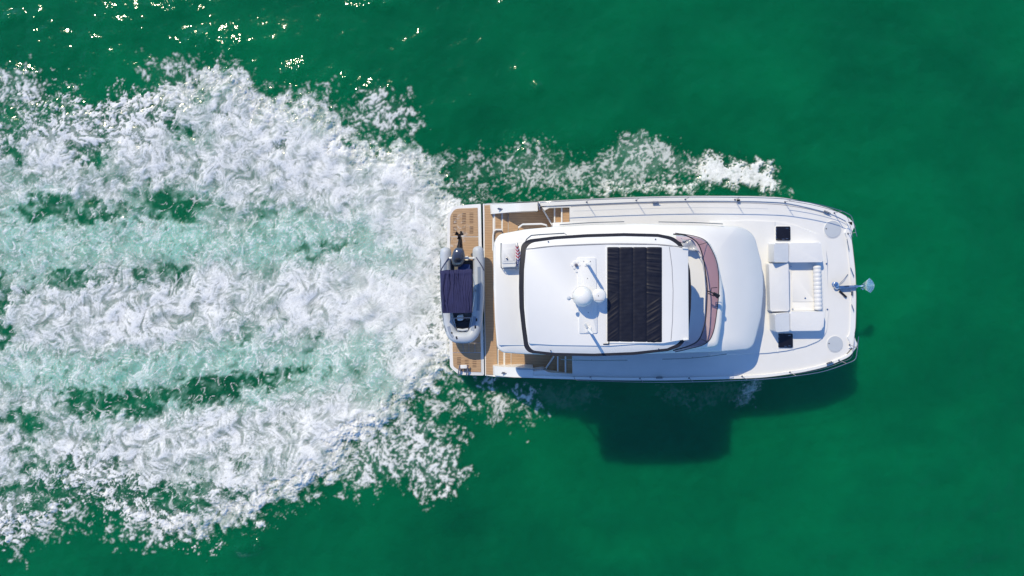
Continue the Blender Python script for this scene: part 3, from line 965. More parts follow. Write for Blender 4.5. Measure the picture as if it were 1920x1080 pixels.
def cleat(px, py, z, rot=0.0, l=0.26):
    c = P(px, py, z)
    bm = B()
    d = Vector((math.cos(rot), math.sin(rot), 0))
    tube(bm, [c - d * l / 2 + Vector((0, 0, 0.07)), c + Vector((0, 0, 0.06)), c + d * l / 2 + Vector((0, 0, 0.07))], [0.012, 0.022, 0.012], 6)
    for s in (-1, 1): tube(bm, [c + d * s * 0.05, c + d * s * 0.05 + Vector((0, 0, 0.06))], 0.016, 6)
    box(bm, c + Vector((0, 0, 0.006)), (l * 0.8, 0.07, 0.012), rot)
    build('cleat', bm, M_steel, boat)
cleat(939, 392, bul(939) + 0.01, -0.1); cleat(946.5, 699.5, bul(946) + 0.01, -0.05)
cleat(1229, 379.5, 2.03, 0.03); cleat(1236, 708.2, 2.03, 0.02); cleat(1550, 398, 2.03, -0.38); cleat(1555, 680.5, 2.03, 0.35)
cleat(1597.5, 550, 2.03, math.pi / 2, 0.18)

# --- saloon house with window bands (under the flybridge roof)
house_px = rpoly([(960, 452, 6), (1040, 434, 6), (1200, 427, 0), (1340, 429, 12), (1398, 440, 20), (1416, 500, 10), (1420, 545, 10), (1413, 600, 10), (1394, 645, 20), (1340, 652, 12), (1200, 656, 0), (1040, 655, 6), (965, 650, 6)], 8)
bm = B(); slab(bm, house_px, 2.75, 1.0); house = build('saloon', bm, M_gel, boat)
for (xa, ya, xb, yb) in ((1050, 433.2, 1140, 428.9), (1145, 428.7, 1235, 426.7), (1240, 426.7, 1335, 428.3), (1050, 655.6, 1140, 656.6), (1145, 656.6, 1235, 656), (1240, 656, 1335, 653)):
    s = -1 if ya < 540 else 1
    a, b_ = P(xa, ya, 2.4), P(xb, yb, 2.4)
    d = (b_ - a); L_ = d.length
    bm = B(); box(bm, (a + b_) / 2 + Vector((0, -s * 0.012, 0.0)), (L_, 0.05, 0.5), math.atan2(d.y, d.x), 0.01)
    build('window', bm, M_smoke, house)

# --- flybridge deck, coachroof and forward cowl
FLY = 3.50
fly_px = rpoly([(925.5, 470, 0), (927, 452, 14), (936, 439, 12), (985, 430, 0), (1050, 424, 0), (1110, 420.5, 0), (1200, 419.5, 0), (1331, 422.5, 0), (1392, 425, 22), (1414, 440, 18), (1427, 490, 0), (1431, 520, 0),
    (1431, 548, 0), (1427, 594, 0), (1418, 630, 0), (1410, 654, 16), (1364, 658.5, 10), (1327, 660, 0), (1200, 664, 0), (1050, 665.5, 0), (985, 664, 0), (942, 661, 14), (932, 652, 10), (928, 600, 0), (925.5, 540, 0)], 6, 6)
def fly_z(px, py, s):
    t = max(0.0, min(1.0, (px - 1345) / 85.0))
    base = FLY - 0.72 * t ** 1.6
    if s > 0.999: return base - 0.16
    e = max(0.0, (s - 0.8) / 0.2)
    return base - 0.10 * e ** 2.5 + 0.03 * (1 - s)
bm = B()
dome(bm, fly_px, ((1060, 547), (1290, 541)), fly_z, [1.0, 0.993, 0.985, 0.97, 0.95, 0.92, 0.88, 0.84, 0.8, 0.7, 0.6, 0.5, 0.35, 0.2, 0.0], 0.14)
fly = build('flybridge_deck', bm, M_roof, boat, 50)
# raised aft pad between two creases
bm = B(); slab(bm, rpoly([(928.5, 456), (1000, 452), (1000, 647), (934, 647), (930, 600, 0)], 3), FLY + 0.035, FLY - 0.1, 0.03, 2); build('aft_pad', bm, M_roof, fly)
# handrails on the coachroof shoulders
def handrail(pts, z, h, parent, r=0.014, posts=(0.02, 0.5, 0.98), name='grab_rail'):
    w = [P(x, y, z + h) for x, y in cr(pts, 4)]
    w = [P(*pts[0], z)] + w + [P(*pts[-1], z)]
    bm = B(); tube(bm, w, r, 6)
    n = len(w)
    for t in posts[1:-1]:
        q = w[int(t * (n - 1))]; tube(bm, [q, Vector((q.x, q.y, z - 0.05 + ZO))], r * 0.9, 6)
    return build(name, bm, M_steel, parent)
handrail([(1050, 421.5), (1110, 417.5), (1170, 415.8)], 3.30, 0.14, fly)
handrail([(1235, 416.2), (1300, 417.4), (1355, 420)], 3.28, 0.14, fly)
handrail([(1052, 674), (1110, 676), (1176, 675.4)], 3.20, 0.12, fly)
handrail([(1242, 673.5), (1300, 671), (1362, 664)], 3.16, 0.12, fly)
# seat-back loop in the cockpit and starboard gate rails
bm = B(); tube(bm, [P(971, 433, 1.25), P(973, 426, 1.85), P(980, 420.8, 1.95), P(1015, 419.8, 1.95), P(1024, 422, 1.9), P(1028, 429, 1.3)], 0.032, 8); build('cockpit_rail', bm, M_gel, boat)
bm = B()
tube(bm, [P(967, 693.5, 1.5), P(969, 691.5, 2.02), P(1018, 693, 2.02), P(1023, 690.5, 1.5)], 0.018, 6)
tube(bm, [P(968, 694, 1.7), P(1020, 695, 1.7)], 0.014, 6)
build('gate_rail', bm, M_steel, boat)

bm = B(); tube(bm, [P(984, 455, 4.1), P(988, 448, 4.35), P(996, 441.5, 4.42), P(1012, 440, 4.42), P(1058, 437.5, 4.42), P(1062, 440, 4.2)], 0.018, 6); tube(bm, [P(1012, 440, 4.42), P(1012, 442, 3.6)], 0.014, 6); build('fly_rail', bm, M_steel, fly)
# --- flybridge coaming, dash and windscreen
coam_px = rpoly([(985, 452), (1040, 446), (1200, 440), (1270, 440), (1306, 442, 12), (1330, 452, 14), (1343, 480, 0), (1354, 530, 0), (1356.5, 556, 0), (1353, 607, 0), (1346, 650, 8), (1300, 656, 0), (1200, 662, 0), (1040, 661, 0), (990, 655)], 6)
def coam_z(px, py, s):
    e = max(0, (s - 0.9) / 0.1)
    return 3.98 - 0.10 * e ** 2 - (0.30 if s > 0.999 else 0)
bm = B()
dome(bm, coam_px, ((1060, 547), (1290, 545)), coam_z, [1.0, 0.99, 0.975, 0.95, 0.93, 0.9], 0.25)
# open the middle
build('flybridge_coaming', bm, M_gel, fly, 50)
bm = B(); slab(bm, rpoly([(1287, 476), (1300, 455, 6), (1314, 476), (1321, 516), (1323, 545), (1321, 594), (1313, 628), (1300, 644, 6), (1285, 640)], 3), lambda x, y: 4.06 + 0.12 * (x - 1287) / 36, 3.9, 0.03, 2); build('dashboard', bm, M_gel, fly)
frame_t = [(1262, 439), (1286, 441.5), (1306.7, 454.5), (1317, 478), (1323.5, 516.7), (1326, 545), (1323.5, 594.5), (1318, 620), (1309, 638.5), (1291, 649), (1262, 657)]
base_t = [(1266, 437), (1299, 442), (1322, 450.6), (1335.5, 470), (1345.6, 498.5), (1348, 540), (1344.5, 581.5), (1337, 624), (1322, 645), (1288, 655), (1266, 660)]
ft, bt = cr(frame_t, 4), cr(base_t, 4)
bm = B(); tube(bm, [P(x, y, 4.55) for x, y in ft], 0.020, 8)
wind = build('windscreen', bm, M_rub, fly)
cuts = [0, 9, 31, 40]
for a, b_ in zip(cuts[:-1], cuts[1:]):
    bm = B()
    up = [bm.verts.new(P(ft[i][0], ft[i][1], 4.54)) for i in range(a, b_ + 1)]
    lo = [bm.verts.new(P(bt[i][0], bt[i][1], 3.985)) for i in range(a, b_ + 1)]
    for i in range(len(up) - 1):
        bm.faces.new((up[i], lo[i], lo[i + 1], up[i + 1]))
    build('pane', bm, M_glass, wind, 60)
for i in (9, 31):
    bm = B(); tube(bm, [P(ft[i][0], ft[i][1], 4.55), P(bt[i][0], bt[i][1], 4.0)], 0.010, 6); build('mullion', bm, M_rub, wind)
bm = B(); tube(bm, [P(x, y, 3.99) for x, y in bt], 0.012, 6); build('seal', bm, M_rub, wind)
# crumpled clear side curtain stowed by the screen
bm = B()
g = []
for i in range(12):
    row = []
    for j in range(6):
        u, v = i / 11, j / 5
        x = 1276 + 34 * u + 4 * math.sin(5 * v + 3 * u); y = 446 + 22 * u * u + 16 * v + 3 * math.sin(9 * u + 4 * v)
        row.append(bm.verts.new(P(x, y, 4.38 + 0.06 * math.sin(14 * u + 5 * v) + 0.04 * math.sin(9 * v))))
    g.append(row)
for i in range(11):
    for j in range(5): bm.faces.new((g[i][j], g[i + 1][j], g[i + 1][j + 1], g[i][j + 1]))
build('side_curtain', bm, M_wind, fly, 60)
# searchlight bracket on the cowl behind the glass
bm = B()
c0 = P(1331, 548, 4.3)
tube(bm, [P(1327, 546, 4.56), P(1333, 548, 4.62), P(1340, 551, 4.50)], 0.02, 6)
tube(bm, [P(1333, 548, 4.62), P(1334, 540, 4.6), P(1345, 539, 4.6)], 0.012, 6)
tube(bm, [P(1328, 550, 4.56), P(1338, 555, 4.55), P(1345, 553, 4.45)], 0.016, 6)
sl = build('searchlight_bracket', bm, M_black, fly)
bm = B(); tube(bm, [P(1338, 550, 4.5), P(1347, 556, 4.46)], [0.05, 0.075], 10); build('searchlight', bm, M_black, sl)

# --- hardtop
HT = 6.10
ht_out = rpoly([(973.5, 506, 0), (977.5, 458, 10), (990, 449, 8), (1040, 443, 0), (1101, 439, 0), (1170, 437, 0), (1234, 438.5, 0), (1262, 444, 8), (1280, 458, 8), (1288, 478, 0), (1294, 507, 0), (1296.5, 545, 0),
    (1295.5, 577, 0), (1290.5, 630, 8), (1276, 650, 8), (1253, 658.5, 0), (1188, 665.5, 0), (1114, 668, 0), (1040, 666.5, 0), (992, 661.5, 9), (983, 652, 6), (978, 614, 0), (974, 577, 0), (973, 540, 0)], 4)
bm = B(); slab(bm, ht_out, HT - 0.10, HT - 0.26, 0.03, 2); hard = build('hardtop', bm, M_rub, boat)
ht_in = rpoly([(980.5, 506, 0), (984.5, 462, 10), (996, 452.5, 8), (1040, 446.5, 0), (1101, 442.5, 0), (1170, 440.5, 0), (1234, 442, 0), (1258, 447, 8), (1275, 459, 8), (1282, 478, 0), (1287.5, 507, 0), (1290, 545, 0),
    (1289, 577, 0), (1285, 627, 8), (1274, 646, 8), (1252, 655.5, 0), (1188, 662.5, 0), (1114, 665.5, 0), (1040, 664, 0), (997, 659.5, 8), (989, 650, 6), (984, 614, 0), (980.5, 577, 0), (980, 540, 0)], 4)
def ht_z(px, py, s):
    e = max(0, (s - 0.86) / 0.14)
    z = HT - 0.02 - 0.10 * e ** 1.3
    return z - (0.10 if s > 0.999 else 0)
bm = B()
dome(bm, ht_in, ((1080, 551), (1190, 550)), ht_z, [1.0, 0.996, 0.985, 0.97, 0.94, 0.9, 0.87, 0.86, 0.5, 0.0], 0.03)
ht_skin = build('roof_panel', bm, M_roof, hard, 25)
# inner raised panel, crease lines and sunroof
bm = B(); slab(bm, rpoly([(986, 468.5), (1040, 462.5, 0), (1138, 458.5, 0), (1230, 459.5, 0), (1281, 465), (1288, 545, 0), (1284, 634), (1253, 641, 0), (1140, 648.5, 0), (1040, 647, 0), (990, 644), (983, 550, 0)], 4), HT + 0.025, HT - 0.15, 0.02, 2)
panel = build('raised_panel', bm, M_roof, hard, 30)
bm = B(); tube(bm, [P(x, y, HT + 0.004) for x, y in cr([(986, 467.3), (1040, 461.3), (1138, 457.3), (1230, 458.3), (1281, 463.7)], 4)], 0.017, 6); build('seam', bm, M_seam, hard)
bm = B(); slab(bm, [(1136.5, 461.5), (1243, 461.8), (1262, 463), (1290.5, 466.5), (1291.5, 636), (1262, 640), (1243, 643.5), (1139, 644.5)], HT + 0.05, HT, 0.015, 2); build('sunroof_frame', bm, M_gel, hard)
bm = B(); tube(bm, [P(x, y, HT + 0.05) for x, y in ((1255, 463), (1260, 500), (1262, 545), (1261, 600), (1258, 639))], 0.010, 5); build('seam', bm, M_seam, hard)
for (x, y, a) in ((1284.5, 465.2, -0.1), (1286, 636.5, 0.12)):
    bm = B(); box(bm, P(x, y, HT + 0.08), (0.16, 0.05, 0.05), a, 0.012); build('sunroof_stop', bm, M_gel, hard)
bm = B(); tube(bm, [P(1131, 645.5, HT + 0.03), P(1141.5, 645, HT + 0.06), P(1141.5, 640, HT + 0.06)], 0.018, 6); build('sunroof_track', bm, M_black, hard)
# wrinkled black sunroof cover in four bands
bx = [1138.5, 1161.5, 1187, 1212.5, 1241]
random.seed(3)
wr = [(random.uniform(0, 1), random.uniform(0.004, 0.009), random.uniform(-0.5, 0.5), random.choice((0, 0, 3, 3, 3)), random.uniform(0.3, 1)) for _ in range(130)]
for bi in range(4):
    bm = B()
    nx_, ny_ = 14, 150
    g = []
    for j in range(ny_ + 1):
        row = []
        for i in range(nx_ + 1):
            u, v = i / nx_, j / ny_
            x = bx[bi] + (bx[bi + 1] - bx[bi]) * u; y = 462.3 + 179 * v + (1.6 * (x - 1138) / 103 if v > .5 else 0) - (0.0)
            z = HT + 0.062 + 0.014 * (1 - (2 * u - 1) ** 10) + 0.002 * math.sin(17 * v + 3 * u)
            if bi in (0, 3):
                w = 0
                k_ = (1 - u) if bi == 0 else u
                for v0, wd, sl_, b_, am in wr:
                    if b_ != bi: continue
                    if bi == 3 and not (v0 < 0.5 or v0 > 0.52): continue
                    slope = (0.10 if v0 > 0.5 else -0.02) * (1 if bi == 3 else -1) + 0.03 * sl_
                    dv = (v - v0 + slope * (k_ - 0.5)) / wd
                    if abs(dv) < 3: w += am * math.exp(-dv * dv)
                z += 0.013 * min(w, 1.6) * (0.25 + 0.75 * math.sin(math.pi * min(1, k_ * 0.95 + 0.05)))
            else:
                z += 0.0012 * math.sin(60 * v + 7 * u + bi) * math.sin(math.pi * u) + 0.0008 * math.sin(150 * v + 3 * bi + 2 * u)
            ev = min(v, 1 - v)
            if ev < 0.02: z -= 0.05 * (1 - ev / 0.02) ** 2
            row.append(bm.verts.new(P(x, y, z)))
        g.append(row)
    for j in range(ny_):
        for i in range(nx_): bm.faces.new((g[j][i], g[j][i + 1], g[j + 1][i + 1], g[j + 1][i]))
    build('sunroof_cover', bm, M_vinyl, hard, 70)
# pillars that carry the hardtop
for x, y in ((1000, 462), (1003, 650), (1110, 450), (1114, 657), (1262, 456), (1262, 644)):
    a = P(x, y, HT - 0.2); b_ = P(x + (14 if x > 1200 else -4), y, 3.9)
    bm = B(); tube(bm, [a, b_], 0.05, 8); build('pillar', bm, M_rub, hard)
# screws
for x, y in ((1229, 448.5), (1235, 654.5), (1032.5, 657.5), (1028, 453)):
    bm = B(); lathe(bm, P(x, y, HT - 0.055), [(0.0, 0.0), (0.022, 0.0), (0.02, 0.02), (0.0, 0.024)], 10); build('roof_screw', bm, M_steel, hard)

# --- equipment on the hardtop
bm = B(); slab(bm, rpoly([(1083, 483.5), (1117, 483), (1120, 624.5), (1086, 625)], 2), HT + 0.06, HT, 0.012, 2); build('equipment_plate', bm, M_gel, hard)
eq = HT + 0.06
dc = P(1091, 555, eq)
bm = B(); lathe(bm, dc, [(0.0, 0.0), (0.19, 0.0), (0.20, 0.08), (0.27, 0.13), (0.297, 0.2), (0.30, 0.30), (0.295, 0.40), (0.262, 0.52), (0.20, 0.61), (0.11, 0.66), (0.0, 0.675)], 36)
dome_o = build('satellite_dome', bm, M_gel, hard, 60)
bm = B(); lathe(bm, dc, [(0.0, 0.172), (0.302, 0.172), (0.302, 0.192), (0.0, 0.192)], 36); build('seam', bm, M_seam, dome_o)
rc = P(1122.5, 554, eq + 0.28)
bm = B(); lathe(bm, rc, [(0.0, 0.0), (0.19, 0.0), (0.213, 0.04), (0.213, 0.12), (0.18, 0.17), (0.08, 0.185), (0.0, 0.187)], 32)
rad = build('radar_scanner', bm, M_gel, hard, 50)
bm = B(); tube(bm, [rc - Vector((0.02, 0, 0.32)), rc + Vector((0, 0, 0.01))], [0.09, 0.07], 12); build('radar_foot', bm, M_gel, rad)
bm = B(); tube(bm, [rc + Vector((-0.12, -0.13, 0.176)), rc + Vector((0.12, -0.13, 0.176))], 0.008, 5); build('seam', bm, M_seam, rad)
bm = B(); lathe(bm, rc + Vector((-0.03, 0.0, 0.187)), [(0, 0), (0.014, 0), (0.012, 0.012), (0, 0.014)], 8); build('rivet', bm, M_black, rad)
for x, y in ((1101, 494), (1104, 618)):
    a = P(x, y, eq)
    bm = B(); lathe(bm, a, [(0, 0), (0.055, 0), (0.055, 0.05), (0.044, 0.09), (0.044, 0.85), (0.036, 0.92), (0, 0.93)], 16)
    an = build('antenna', bm, M_gel, hard)
    bm = B(); box(bm, a + Vector((0, 0, 0.012)), (0.16, 0.16, 0.02), 0, 0.005); build('antenna_base', bm, M_gel, an)
# all-round light on a thin mast and its stay
a = P(1080.5, 560, HT + 0.03)
bm = B(); tube(bm, [a, P(1071, 559.5, HT + 0.62)], 0.014, 6); ml = build('mast_light', bm, M_steel, hard)
tp = P(1066.5, 559.2, HT + 0.66)
bm = B(); lathe(bm, tp, [(0, 0), (0.06, 0), (0.062, 0.03), (0.03, 0.05), (0.03, 0.08), (0.0, 0.085)], 14); build('lamp', bm, M_hyp, ml)
bm = B()
b0 = P(1100, 613, eq)
box(bm, P(1099, 611, eq + 0.05), (0.07, 0.14, 0.06), 0.5, 0.01); build('clamp', bm, M_grey, hard)
# horn with clear cowl
bm = B(); hc = P(1080, 497, HT + 0.03)
for k_ in range(6):
    an_ = k_ * math.pi / 3
    lathe(bm, hc + Vector((0.085 * math.cos(an_), 0.085 * math.sin(an_), 0)), [(0, 0), (0.055, 0), (0.05, 0.035), (0, 0.05)], 10)
hb = build('lamp_base', bm, M_gel, hard)
bm = B(); lathe(bm, hc, [(0, 0.0), (0.05, 0.0), (0.05, 0.10), (0.03, 0.15), (0, 0.16)], 12); build('knob', bm, mat('slate_knob', (0.10, 0.10, 0.16), 0.3), hb)
bm = B(); slab(bm, rpoly([(1077, 502), (1089, 501), (1090, 510), (1079, 511)], 2), HT + 0.055, HT + 0.02, 0.01); build('junction_box', bm, M_gel, hard)
for x, y in ((1094.5, 490), (1107, 490), (1101.5, 522), (1103, 586)):
    bm = B(); lathe(bm, P(x, y, eq), [(0, 0), (0.016, 0), (0.014, 0.012), (0, 0.014)], 8); build('bolt', bm, M_seam, hard)

# --- foredeck trunk and lounge
trunk_px = rpoly([(1330, 414, 0), (1400, 413.5, 0), (1455, 416, 0), (1492, 423, 0), (1520, 432, 0), (1538, 442, 8), (1547, 453, 8), (1553, 488, 0), (1552, 540, 0), (1554.5, 580, 0), (1550, 623, 10), (1538, 638, 12), (1511, 649, 0), (1474, 657.5, 0), (1437, 662, 0), (1330, 668, 0)], 5)
bm = B(); slab(bm, trunk_px, 2.03, 1.7, 0.05, 3); trunk = build('foredeck_trunk', bm, M_deck, boat)
TZ = 2.03
# recessed lounge base and its parts
bm = B(); slab(bm, rpoly([(1440.5, 457, 6), (1455, 454, 4), (1540, 453.5, 6), (1546, 492, 3), (1547.5, 583, 3), (1545, 622.5, 6), (1446, 623.5, 4), (1443.5, 560, 0)], 4), TZ + 0.05, TZ - 0.1, 0.02, 2); lounge = build('lounge_base', bm, M_gel, boat)
def cushion(pts, z, zb, parent, name='cushion', bev=0.035, m=None, r=2.5):
    bm = B(); slab(bm, rpoly(pts, r), z, zb, bev, 3); return build(name, bm, m or M_cush, parent, 24)
LZ = TZ + 0.05
for sgn, (c1, c2) in ((1, ([(1480, 455.5), (1539, 455, 5), (1544, 491.5), (1479.5, 492)], [(1451.5, 456), (1478.8, 455.5), (1478.8, 492), (1451.5, 492.5)])),
                      (-1, ([(1481.5, 585), (1546.5, 584.5), (1544, 616, 6), (1538, 620, 6), (1482, 620.5)], [(1453, 589), (1480.8, 585.5), (1481, 621.5), (1454.5, 623)]))):
    ch = cushion(c1, LZ + 0.36, LZ - 0.02, lounge, 'chaise_cushion')
    cushion(c2, lambda x, y: LZ + 0.36 + 0.24 * max(0, min(1, (1479 - x) / 25)), LZ - 0.02, ch, 'backrest')
# bench across the aft side
cushion([(1441.5, 494), (1478.5, 493.5), (1480, 583.5), (1444.5, 584)], LZ + 0.33, LZ - 0.02, lounge, 'bench_cushion')
bm = B(); slab(bm, rpoly([(1485, 507.5), (1527, 507), (1529, 565.5), (1485.5, 566)], 1.5), LZ + 0.02, LZ - 0.02, 0.008); build('footwell_panel', bm, M_gel, lounge)
bm = B(); slab(bm, rpoly([(1485.5, 567.3), (1529, 567), (1530, 582), (1486, 582.5)], 1.5), LZ + 0.02, LZ - 0.02, 0.008); build('footwell_panel', bm, M_gel, lounge)
# ribbed bolster along the forward side
bm = B()
N_ = 90
pts, rad_ = [], []
for i in range(N_ + 1):
    t = i / N_
    x = 1531.5 + 3.0 * t; y = 497 + 85 * t
    s_ = abs(math.sin(t * 11 * math.pi))
    e = min(1, min(t, 1 - t) / 0.04)
    rad_.append((0.115 + 0.022 * s_ ** 0.5) * math.sqrt(max(0.05, 1 - (1 - e) ** 2)))
    pts.append(P(x, y, LZ + 0.14))
tube(bm, pts, rad_, 16); build('bolster', bm, M_cush, lounge, 60)
for x, y in ((1482.5, 499.5), (1486, 580), (1509.5, 559)):
    bm = B(); lathe(bm, P(x, y, LZ + 0.02), [(0, 0), (0.03, 0), (0.028, 0.02), (0, 0.03)], 10); build('drain', bm, M_chrome, lounge)
for x, y in ((1549.5, 494.5), (1551, 580)):
    bm = B(); lathe(bm, P(x, y, TZ), [(0, 0), (0.035, 0), (0.03, 0.02), (0, 0.025)], 10); build('cup_fitting', bm, M_chrome, trunk)
# square smoked hatches
for x0, y0, x1, y1 in ((1455, 424.5, 1482, 451), (1459.5, 625.5, 1486.5, 652)):
    bm = B(); slab(bm, rpoly([(x0 - 1.2, y0 - 1.2), (x1 + 1.2, y0 - 1.2), (x1 + 1.5, y1 + 1.2), (x0 - .9, y1 + 1.2)], 2), TZ + 0.018, TZ - 0.02, 0.008); h = build('deck_hatch', bm, M_gel, boat)
    bm = B(); slab(bm, rpoly([(x0, y0), (x1, y0), (x1 + .3, y1), (x0 + .3, y1)], 2), TZ + 0.045, TZ, 0.012); build('smoked_pane', bm, M_smoke, h)
    for dx, dy in ((0.76, 0.13), (0.76, 0.87), (0.5, 0.9)):
        bm = B(); box(bm, P(x0 + (x1 - x0) * dx, y0 + (y1 - y0) * dy, TZ + 0.05), (0.09, 0.025, 0.02), 0, 0.004); build('hinge', bm, M_steel, h)
    for k_ in range(3):
        bm = B(); box(bm, P(x0 + 0.3, y0 + (y1 - y0) * (0.2 + 0.3 * k_), TZ + 0.04), (0.03, 0.09, 0.02), 0, 0.004); build('latch', bm, M_steel, h)
# round lockers in the bows
for x, y, r in ((1561, 430, 15.6), (1565.5, 645, 14.8)):
    c = P(x, y, DKZ); rr = r / 52.3
    bm = B(); lathe(bm, c, [(0, 0.0), (rr + 0.02, 0.0), (rr + 0.018, 0.014), (rr + 0.003, 0.016), (rr + 0.001, 0.008), (0, 0.008)], 40); h = build('round_hatch', bm, M_gel, boat)
    bm = B(); lathe(bm, c, [(0, 0.008), (rr - 0.006, 0.008), (rr - 0.008, 0.026), (0, 0.03)], 40); build('lid', bm, M_grey, h)
    bm = B(); lathe(bm, c + Vector((-rr * 0.78, -0.03 + (0.05 if y < 540 else 0.05), 0.026)), [(0, 0), (0.022, 0), (0.02, 0.01), (0, 0.012)], 10); build('latch', bm, M_black, h)

# --- windlass, bow roller and bow plate
wc = P(1563.5, 533, DKZ)
bm = B(); lathe(bm, wc, [(0, 0), (0.085, 0), (0.085, 0.04), (0.06, 0.06), (0.055, 0.14), (0.09, 0.17), (0.09, 0.20), (0.04, 0.23), (0, 0.23)], 18); wl_ = build('windlass', bm, M_chrome, boat)
bm = B(); lathe(bm, P(1568.5, 537.5, DKZ), [(0, 0), (0.10, 0), (0.10, 0.06), (0.07, 0.10), (0, 0.12)], 16); build('gearbox', bm, M_chrome, wl_)
bm = B(); tube(bm, [P(1575, 538, 1.99), P(1590, 537, 2.10)], 0.02, 6); build('chain', bm, M_steel, wl_)
bm = B()
for dy in (-2.4, 2.4):
    a, b_ = P(1574, 538.5 + dy, 2.06), P(1606, 537 + dy, 2.14)
    d = b_ - a
    box(bm, (a + b_) / 2, (d.length, 0.012, 0.09), math.atan2(d.y, d.x))
box(bm, (P(1574, 538.5, 2.02) + P(1606, 537, 2.08)) / 2, ((P(1606, 537, 2.1) - P(1574, 538.5, 2.1)).length, 0.09, 0.012), 0.03)
tube(bm, [P(1606, 534, 2.12), P(1606, 540, 2.12)], 0.035, 10)
build('bow_roller', bm, M_chrome, boat)
bm = B(); tube(bm, [P(1574, 532, 2.03), P(1582, 524, 2.06), P(1590, 514, 2.0)], 0.010, 5); build('tie_line', bm, M_steel, boat)
bm = B(); box(bm, P(1580.5, 551.5, DKZ + 0.03), (0.34, 0.07, 0.05), -0.72, 0.015); box(bm, P(1584, 555, DKZ + 0.06), (0.12, 0.05, 0.06), -0.72, 0.01); build('dark_deck_bar', bm, M_black, boat)  # small dark slanted bar on the deck by the windlass

# --- bow rails
def rail(path, z, h, sts, lean, parent=boat, extra=True, mid=None):
    """top rail over the deck edge, one stanchion per x; path in pixels of the rail's foot"""
    pth = cr(path, 6)
    def lifted(p, hh): 
        q = P(p[0], p[1], z); return q + Vector((0, lean * hh, hh))
    pts = [lifted(p, h) for p in pth]
    pts = [lifted(pth[0], 0.0), lifted(pth[0], h * 0.8)] + pts[1:]
    bm = B(); tube(bm, pts, 0.0125, 8)
    ro = build('bow_rail', bm, M_steel, parent)
    xs_ = [p[0] for p in pth]
    for x in sts:
        i = min(range(len(pth)), key=lambda i_: abs(xs_[i_] - x))
        bm = B(); tube(bm, [lifted(pth[i], 0), lifted(pth[i], h)], 0.011, 6)
        lathe(bm, P(pth[i][0], pth[i][1], z), [(0, 0), (0.035, 0), (0.03, 0.012), (0, 0.014)], 8)
        build('stanchion', bm, M_steel, ro)
    if mid:
        bm = B(); tube(bm, [lifted(p, h * 0.5) for p in pth if p[0] >= mid], 0.009, 6); build('mid_rail', bm, M_steel, ro)
    return ro
foot_p = [(1012, 383.2), (1100, 379), (1193, 375.6), (1285, 373.8), (1378, 374.4), (1440, 376), (1472, 378.8), (1518, 386.5), (1556, 396.5), (1576, 404.5), (1583, 412), (1588, 430), (1592, 446)]
rail(foot_p, 2.03, 0.62, (1100, 1193, 1285, 1378, 1472, 1565, 1590), 0.06, mid=1472)
foot_s = [(1076, 706.2), (1107, 707), (1200, 709.5), (1292, 709), (1380, 706.2), (1437, 703), (1481, 698), (1530, 690), (1573, 675.5), (1588, 668), (1592, 655), (1595, 626)]
rail(foot_s, 2.03, 0.62, (1107, 1200, 1292, 1386, 1481, 1573, 1593), -0.04, mid=1481)
# inner toe line of the port side deck and the short bow handles
bm = B(); slab(bm, strip([(1070, 386.6 - 12 + 12), (1100, 385), (1200, 381.3), (1300, 379.3), (1400, 380), (1440, 381.6), (1474, 384.4), (1518, 392), (1545, 399)], 0, 1.0), DKZ + 0.006, DKZ - 0.02); build('toe_seam', bm, M_seam, boat)
bm = B(); slab(bm, strip([(1075, 395.5), (1200, 391), (1300, 389), (1400, 390), (1440, 391.4)], 0, 0.6), DKZ + 0.004, DKZ - 0.02); build('deck_seam', bm, M_grey, boat)
for a, b_ in (((1588, 448), (1592, 468)), ((1595, 502), (1601, 517)), ((1597, 571), (1601, 582))):
    bm = B(); tube(bm, [P(*a, 2.03), P(*a, 2.12), P(*b_, 2.12), P(*b_, 2.03)], 0.012, 6); build('bow_handle', bm, M_steel, boat)
bm = B(); slab(bm, [(1452.8, 415.5), (1453.8, 415.5), (1453.8, 424), (1452.8, 424)], TZ + 0.006, TZ - .01); build('deck_seam', bm, M_grey, boat)
for pts in ([(1458, 652), (1459, 652), (1459, 660.5), (1458, 660.5)], [(1486.5, 652), (1487.5, 652), (1487.5, 655.5), (1486.5, 655.5)]):
    bm = B(); slab(bm, pts, TZ + 0.006, TZ - .01); build('deck_seam', bm, M_gel, boat)
# navigation lamp on the port side deck rail
bm = B(); box(bm, P(1384.5, 375.6, 2.07), (0.10, 0.07, 0.08), 0, 0.012); build('side_lamp', bm, M_black, boat)

# ================================================================== anchor
anch = empty('anchor', P(1612, 536, 1.95))
tag(anch, 'polished plough anchor hanging in the bow roller over the water', 'anchor')
bm = B(); tube(bm, [P(1592, 537, 2.20), P(1606, 536.6, 2.20), P(1616, 536, 2.12), P(1622, 536, 1.98)], [0.025, 0.028, 0.032, 0.03], 8); build('shank', bm, M_chrome, anch)
bm = B()
ctr = [P(1613, 536, 2.03), P(1640, 535, 1.80)]
pts_up = [(1613, 536, 2.06), (1622, 529, 2.02), (1631, 521, 1.93), (1638, 529, 1.86)]
vv = lambda a: bm.verts.new(P(*a))
k0, k1, k2 = vv((1612, 536, 2.05)), vv((1626, 535.5, 1.88)), vv((1640, 535, 1.76))
u1, u2, u3 = vv((1620, 530, 2.05)), vv((1630.5, 521, 1.98)), vv((1637.5, 528, 1.88))
d1, d2, d3 = vv((1620, 541.5, 2.05)), vv((1632, 549.5, 1.98)), vv((1638.5, 542, 1.88))
for f in ((k0, k1, u1), (u1, k1, u2), (u2, k1, u3), (u3, k1, k2), (k0, d1, k1), (d1, d2, k1), (d2, d3, k1), (d3, k2, k1)): bm.faces.new(f)
bmesh.ops.solidify(bm, geom=bm.faces[:], thickness=0.025)
